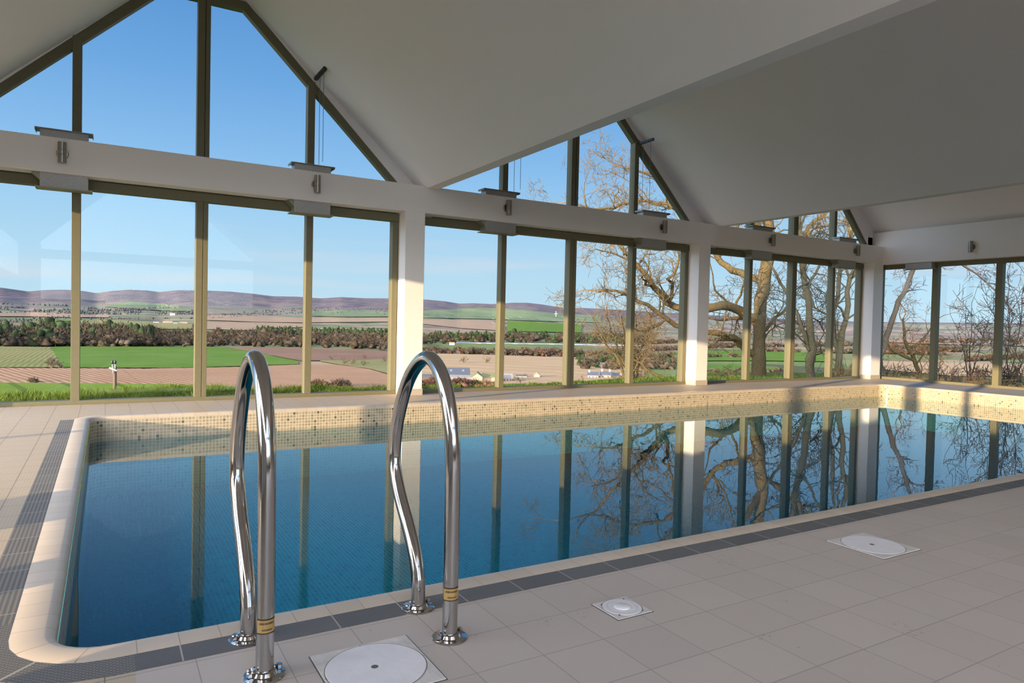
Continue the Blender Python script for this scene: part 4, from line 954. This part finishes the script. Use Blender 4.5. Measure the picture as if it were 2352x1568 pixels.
bush(1112, 891, 24, 44, 6, 'orange brown bracken scrub by the sheds', ('orange_scrub', (.20, .115, .06)), 16)
bush(1093, 890, 26, 14, 7, 'dark green bush between the scrub patches', DARK, 3)
bush(1255, 888, 14, 100, 8, 'olive scrub along the green field, right of the sheds', ('olive_scrub', (.20, .20, .08)), 16)

# ------------------------------------------------------------------ farm buildings
def bmat(n_, c, r_=.8): return simple(n_, c+(1,), r_, 0, .12, .5)
STONE = bmat('pale_stone', (.34, .26, .19)); SLATE = bmat('slate_roof', (.085, .095, .12)); HARL = bmat('white_harling', (.58, .55, .50)); SHEET = bmat('grey_sheet_roof', (.25, .24, .22)); PINKW = bmat('pink_stone', (.36, .23, .18)); TIM = bmat('dark_timber', (.09, .07, .06)); MOSSR = bmat('mossy_roof', (.17, .16, .07))
def house(u0, u1, v, hpx, rpx, label, wall, roof, depth=9, lights=0, chim=0, wins=0, cat='building', gable=False):
    """a long gabled building whose front spans u0..u1 on the ground at v"""
    p0, r0 = on_ground((u0+u1)/2, v); a = ray(u0, v); b_ = ray(u1, v)
    q0 = a/np.hypot(a[0], a[1])*r0; q1 = b_/np.hypot(b_[0], b_[1])*r0
    q0 = np.array([q0[0], q0[1], p0[2]-1.0]); q1 = np.array([q1[0], q1[1], p0[2]-1.0])
    ax = norm(q1-q0); nm = np.array([ax[1], -ax[0], 0.0]); nm = nm if nm@(q0*[1, 1, 0]) > 0 else -nm
    L = np.linalg.norm(q1-q0); k = r0/FPX; H = hpx*k+1.0; RH = rpx*k
    Wd = lambda l, d_, z: q0+ax*l+nm*d_+np.array([0, 0, z])
    c = q0+ax*L/2; root = tag(empty('farm_building', tuple(c)), label, cat)
    m = MB()
    if gable:
        m.add([Wd(0, 0, 0), Wd(L, 0, 0), Wd(L, 0, H), Wd(L/2, 0, H+RH), Wd(0, 0, H), Wd(0, depth, 0), Wd(L, depth, 0), Wd(L, depth, H), Wd(L/2, depth, H+RH), Wd(0, depth, H)], [(0, 1, 2, 3, 4), (9, 8, 7, 6, 5), (0, 4, 9, 5), (1, 6, 7, 2)])
        m.build('walls', wall, root)
        m = MB(); e_ = .25
        m.add([Wd(-e_, -e_, H-.05), Wd(L/2, -e_, H+RH+.12), Wd(L+e_, -e_, H-.05), Wd(-e_, depth, H-.05), Wd(L/2, depth, H+RH+.12), Wd(L+e_, depth, H-.05), Wd(-e_, -e_, H+.15), Wd(L/2, -e_, H+RH+.32), Wd(L+e_, -e_, H+.15), Wd(-e_, depth, H+.15), Wd(L/2, depth, H+RH+.32), Wd(L+e_, depth, H+.15)],
              [(0, 1, 4, 3), (1, 2, 5, 4), (6, 9, 10, 7), (7, 10, 11, 8), (0, 6, 7, 1), (1, 7, 8, 2), (0, 3, 9, 6), (2, 8, 11, 5), (3, 4, 10, 9), (4, 5, 11, 10)]); m.build('roof', roof, root)
    else:
        m.add([Wd(0, 0, 0), Wd(L, 0, 0), Wd(L, depth, 0), Wd(0, depth, 0), Wd(0, 0, H), Wd(L, 0, H), Wd(L, depth, H), Wd(0, depth, H), Wd(0, depth/2, H+RH), Wd(L, depth/2, H+RH)], [(0, 1, 5, 4), (1, 2, 6, 9, 5), (2, 3, 7, 6), (3, 0, 4, 8, 7)])
        m.build('walls', wall, root)
        m = MB(); e_ = .4
        m.add([Wd(-e_, -e_, H-.1), Wd(L+e_, -e_, H-.1), Wd(L+e_, depth/2, H+RH), Wd(-e_, depth/2, H+RH), Wd(-e_, depth+e_, H-.1), Wd(L+e_, depth+e_, H-.1), Wd(-e_, -e_, H+.15), Wd(L+e_, -e_, H+.15), Wd(L+e_, depth/2, H+RH+.25), Wd(-e_, depth/2, H+RH+.25), Wd(-e_, depth+e_, H+.15), Wd(L+e_, depth+e_, H+.15)],
              [(0, 1, 2, 3), (3, 2, 5, 4), (6, 9, 8, 7), (9, 10, 11, 8), (0, 6, 7, 1), (1, 7, 8, 2), (3, 9, 6, 0), (2, 8, 11, 5), (4, 10, 9, 3), (5, 11, 10, 4)]); rf = m.build('roof', roof, root)
        for i in range(lights):
            l0 = L*(i+.5)/max(lights, 1)-.6; z0, z1 = H+RH*.45+.3, H+RH*.7+.3
            q = MB(); q.add([Wd(l0, depth*.225, z0), Wd(l0+1.2, depth*.225, z0), Wd(l0+1.2, depth*.35, z1), Wd(l0, depth*.35, z1)], [(0, 1, 2, 3)]); o = q.build('skylight', SHEET, rf); o.parent = rf
        for i in range(chim):
            l0 = (.3 if i == 0 else L-1.3); q = MB(); q.add([Wd(l0+x_, depth/2+y_-.5, H+RH+z_) for z_ in (-.3, 1.3) for x_, y_ in ((0, 0), (1, 0), (1, 1), (0, 1))], [(0, 3, 2, 1), (4, 5, 6, 7), (0, 1, 5, 4), (1, 2, 6, 5), (2, 3, 7, 6), (3, 0, 4, 7)]); q.build('chimney', HARL, root)
    for i in range(wins):
        l0 = L*(i+.5)/wins-.5; q = MB(); q.add([Wd(l0+x_, y_, H*.45+z_) for z_ in (0, 1.1) for x_, y_ in ((0, -.06), (1, -.06), (1, .1), (0, .1))], [(0, 3, 2, 1), (4, 5, 6, 7), (0, 1, 5, 4), (1, 2, 6, 5), (2, 3, 7, 6), (3, 0, 4, 7)]); q.build('window', TIM, root)
    return root
house(993, 1078, 873, 12, 13, 'large barn with a slate blue roof and three skylights', STONE, SLATE, 22, 3)
house(1035, 1094, 880, 13, 3, 'low grey sheet roofed shed in front of the barn', SHEET, SHEET, 10)
house(1083, 1108, 880, 14, 9, 'pale stone gabled byre right of the barn', STONE, MOSSR, 14, gable=True)
house(1108, 1146, 879, 13, 7, 'long pale walled shed with a mossy roof right of the byre', STONE, MOSSR, 9)
house(960, 1003, 873, 9, 3, 'low dark farm sheds left of the barn', TIM, SLATE, 8)
house(1148, 1176, 877, 9, 8, 'open fronted cart shed with a grey roof past the slim mullion', STONE, SHEET, 9, 0, 0, 4)
house(1186, 1210, 868, 4, 2, 'small white caravan sheds beyond the cart shed', HARL, SLATE, 5)
house(1226, 1240, 868, 6, 6, 'tiny red brick cottage at the field edge', PINKW, PINKW, 6, gable=True)
house(1350, 1374, 869, 7, 6, 'white cottage with a dark slate roof, left one', HARL, SLATE, 8, 0, 1, 3)
house(1379, 1403, 869, 8, 7, 'pink stone cottage with a slate roof beside the white one', PINKW, SLATE, 8, 0, 2, 2)
house(1404, 1422, 867, 5, 5, 'low pink stone outbuilding right of the cottages', PINKW, SLATE, 6)
house(1426, 1436, 866, 4, 3, 'small white vehicle shed at the end of the cottages', HARL, HARL, 4)
house(1032, 1044, 792, 3.5, 2.5, 'distant pale farmhouse between the woods', HARL, PINKW, 12)
house(1368, 1400, 905, 9, 6, 'pale ruin low in the foreground grass, middle bay', PINKW, SLATE, 6)
for i, (u0, u1, v, h, lb) in enumerate([(352, 365, 742.5, 3, 'far white farmhouse at the left of a distant steading'), (374, 396, 743, 3, 'long pale far barn in the distant steading'), (398, 408, 744, 3, 'short dark roofed far barn in the distant steading'), (410, 430, 744, 2.5, 'rightmost far barn of the distant steading'),
                                   (390, 402, 724, 3, 'single white far shed above the distant steading'), (893, 905, 739, 3, 'pale far farmstead beside the first column')]):
    house(u0, u1, v, h, 2, lb, STONE if i in (1, 3) else HARL, SLATE if i in (0, 2) else STONE, 14)
# polytunnels
m = MB()
for (ua, ub, va, vb) in ((1045, 1290, 788, 791), (1290, 1480, 791, 795), (835, 900, 783, 785)):
    us = np.arange(ua, ub, 12)
    for u in us:
        p, r_ = on_ground(u, np.interp(u, (ua, ub), (va, vb))); q, _ = on_ground(u+12.5, np.interp(u+12.5, (ua, ub), (va, vb)))
        hh = 1.9*r_/FPX; m.add([p, q, q+[0, 0, hh*.7], p+[0, 0, hh*.7], p*[1.012, 1.012, 1]+[0, 0, hh], q*[1.012, 1.012, 1]+[0, 0, hh], p*[1.03, 1.03, 1], q*[1.03, 1.03, 1]], [(0, 1, 2, 3), (3, 2, 5, 4), (4, 5, 7, 6)])
tag(m.build('polytunnel', bmat('pale_polythene', (.27, .29, .33)), None), 'long pale strips of crop tunnels shining in the valley', 'crop tunnel', None, 'stuff')
# wind turbine
p, r_ = on_ground(1277, 728); k = r_/FPX
t = tag(empty('wind_turbine', tuple(p)), 'tiny white wind turbine on the far slope', 'wind turbine')
TW = bmat('turbine_white', (.85, .85, .85)); MB().tube([p, p+[0, 0, 9*k]], [.9*k, .5*k], 8).build('tower', TW, t)
hub = p+np.array([0, 0, 9*k])-ray(1277, 728)*[2, 2, 0]
MB().lathe(tuple(hub), [(.5*k, -.5*k), (.5*k, .5*k)], 10, 'y').build('hub', TW, t)
for a in (90, 210, 330): MB().tube([hub, hub+np.array([R[0]*cos(radians(a)), R[1]*cos(radians(a)), sin(radians(a))])*5*k], [.35*k, .1*k], 4).build('blade', TW, t)
# utility pole
pt_, dd = at(262, 832, 57), 57
zg = gz(pt_[0], pt_[1]); WOOD = bmat('creosoted_wood', (.12, .08, .055)); top = at(264, 848, 57)
t = tag(empty('utility_pole', (pt_[0], pt_[1], zg)), 'dark wooden utility pole with a pale cross arm, between the left mullions', 'utility pole')
MB().tube([(top[0], top[1], zg-.3), (top[0], top[1], top[2]+.25)], [.17, .13], 12).build('pole', WOOD, t, True)
a_, c_ = at(251, 844, 56.6), at(268, 851, 56.8); MB().bar(a_, c_, .09, .11, (0, 0, 1)).build('cross_arm', bmat('galvanised_arm', (.62, .64, .62)), t)
MB().bar(at(259, 857, 56.8), at(258, 849, 56.7), .04, .04, (1, 0, 0)).build('brace', bmat('brace_grey', (.5, .5, .5)), t)
for u in (258.3, 264.5):
    b0, b1 = at(u, 846, 56.7), at(u-.3, 833, 56.7); x_ = MB().tube([b0, b1], .035, 8).build('post_insulator', bmat('post_grey', (.5, .52, .55)), t, True)
    MB().lathe(tuple(b1), [(.07, -.1), (.11, .0), (.11, .12), (.06, .2)], 12).build('insulator', BLACK, t, True)
for i, (p0, p1) in enumerate([((258, 833), (-150, 905)), ((264, 833), (500, 880))]):
    A_, B_ = at(*p0, 56.7), at(*p1, 150 if i == 0 else 120); P_ = [A_+(B_-A_)*s_/20-np.array([0, 0, 4*3.0*(s_/20)*(1-s_/20)]) for s_ in range(21)]
    MB().tube(P_, .009, 4).build('wire', WIRE, t)

# ------------------------------------------------------------------ lawn grass outside the glass
def grass(label, au, bu, n_, d0, d1, hgt, c, seed, clump=1.0):
    rng = np.random.default_rng(seed); t = TM(); a = np.array([rng.uniform(az_of(au), az_of(bu)) for _ in range(n_)])
    rw = r_wall(a); r_ = rw+rng.uniform(d0, d1, n_); x, y = r_*np.sin(a), r_*np.cos(a); z = height(a, r_)-.01
    nn = vnoise(x*2.2, y*2.2, 5)*.8+vnoise(x*7, y*7, 6)*.5
    h = hgt*rng.uniform(.45, 1.1, n_)*(nn*clump+.25); w_ = rng.uniform(.003, .007, n_); th = rng.uniform(0, 2*pi, n_); ln = rng.normal(0, .45, (n_, 2))*h[:, None]
    B = np.stack([x, y, z], 1); s_ = np.stack([np.cos(th), np.sin(th), 0*th], 1)*w_[:, None]; T = B+np.stack([ln[:, 0], ln[:, 1], h], 1); M_ = B+(T-B)*.55+np.stack([0*h, 0*h, h*.08], 1)
    V = np.stack([B-s_, B+s_, M_+s_*.7, T, M_-s_*.7], 1).reshape(-1, 3); idx = np.arange(n_)[:, None]*5
    t.add(V, np.concatenate([idx+np.array([[0, 1, 2]]), idx+np.array([[0, 2, 4]]), idx+np.array([[4, 2, 3]])]))
    o = t.build('lawn_grass', fmat(*c)); tag(o, label, 'grass', None, 'stuff')
grass('rough sunlit green grass along the foot of the window wall', -60, 1050, 90000, .08, 1.9, .19, ('lawn_blades', (.13, .19, .03)), 1)
grass('low green grass beyond the middle and right bays', 1000, 2000, 50000, .1, 6, .10, ('lawn_blades', (.13, .19, .03)), 2)
grass('rough tawny grass outside the end windows', 1990, 2420, 26000, .1, 7, .16, ('tawny_blades', (.23, .19, .09)), 3)
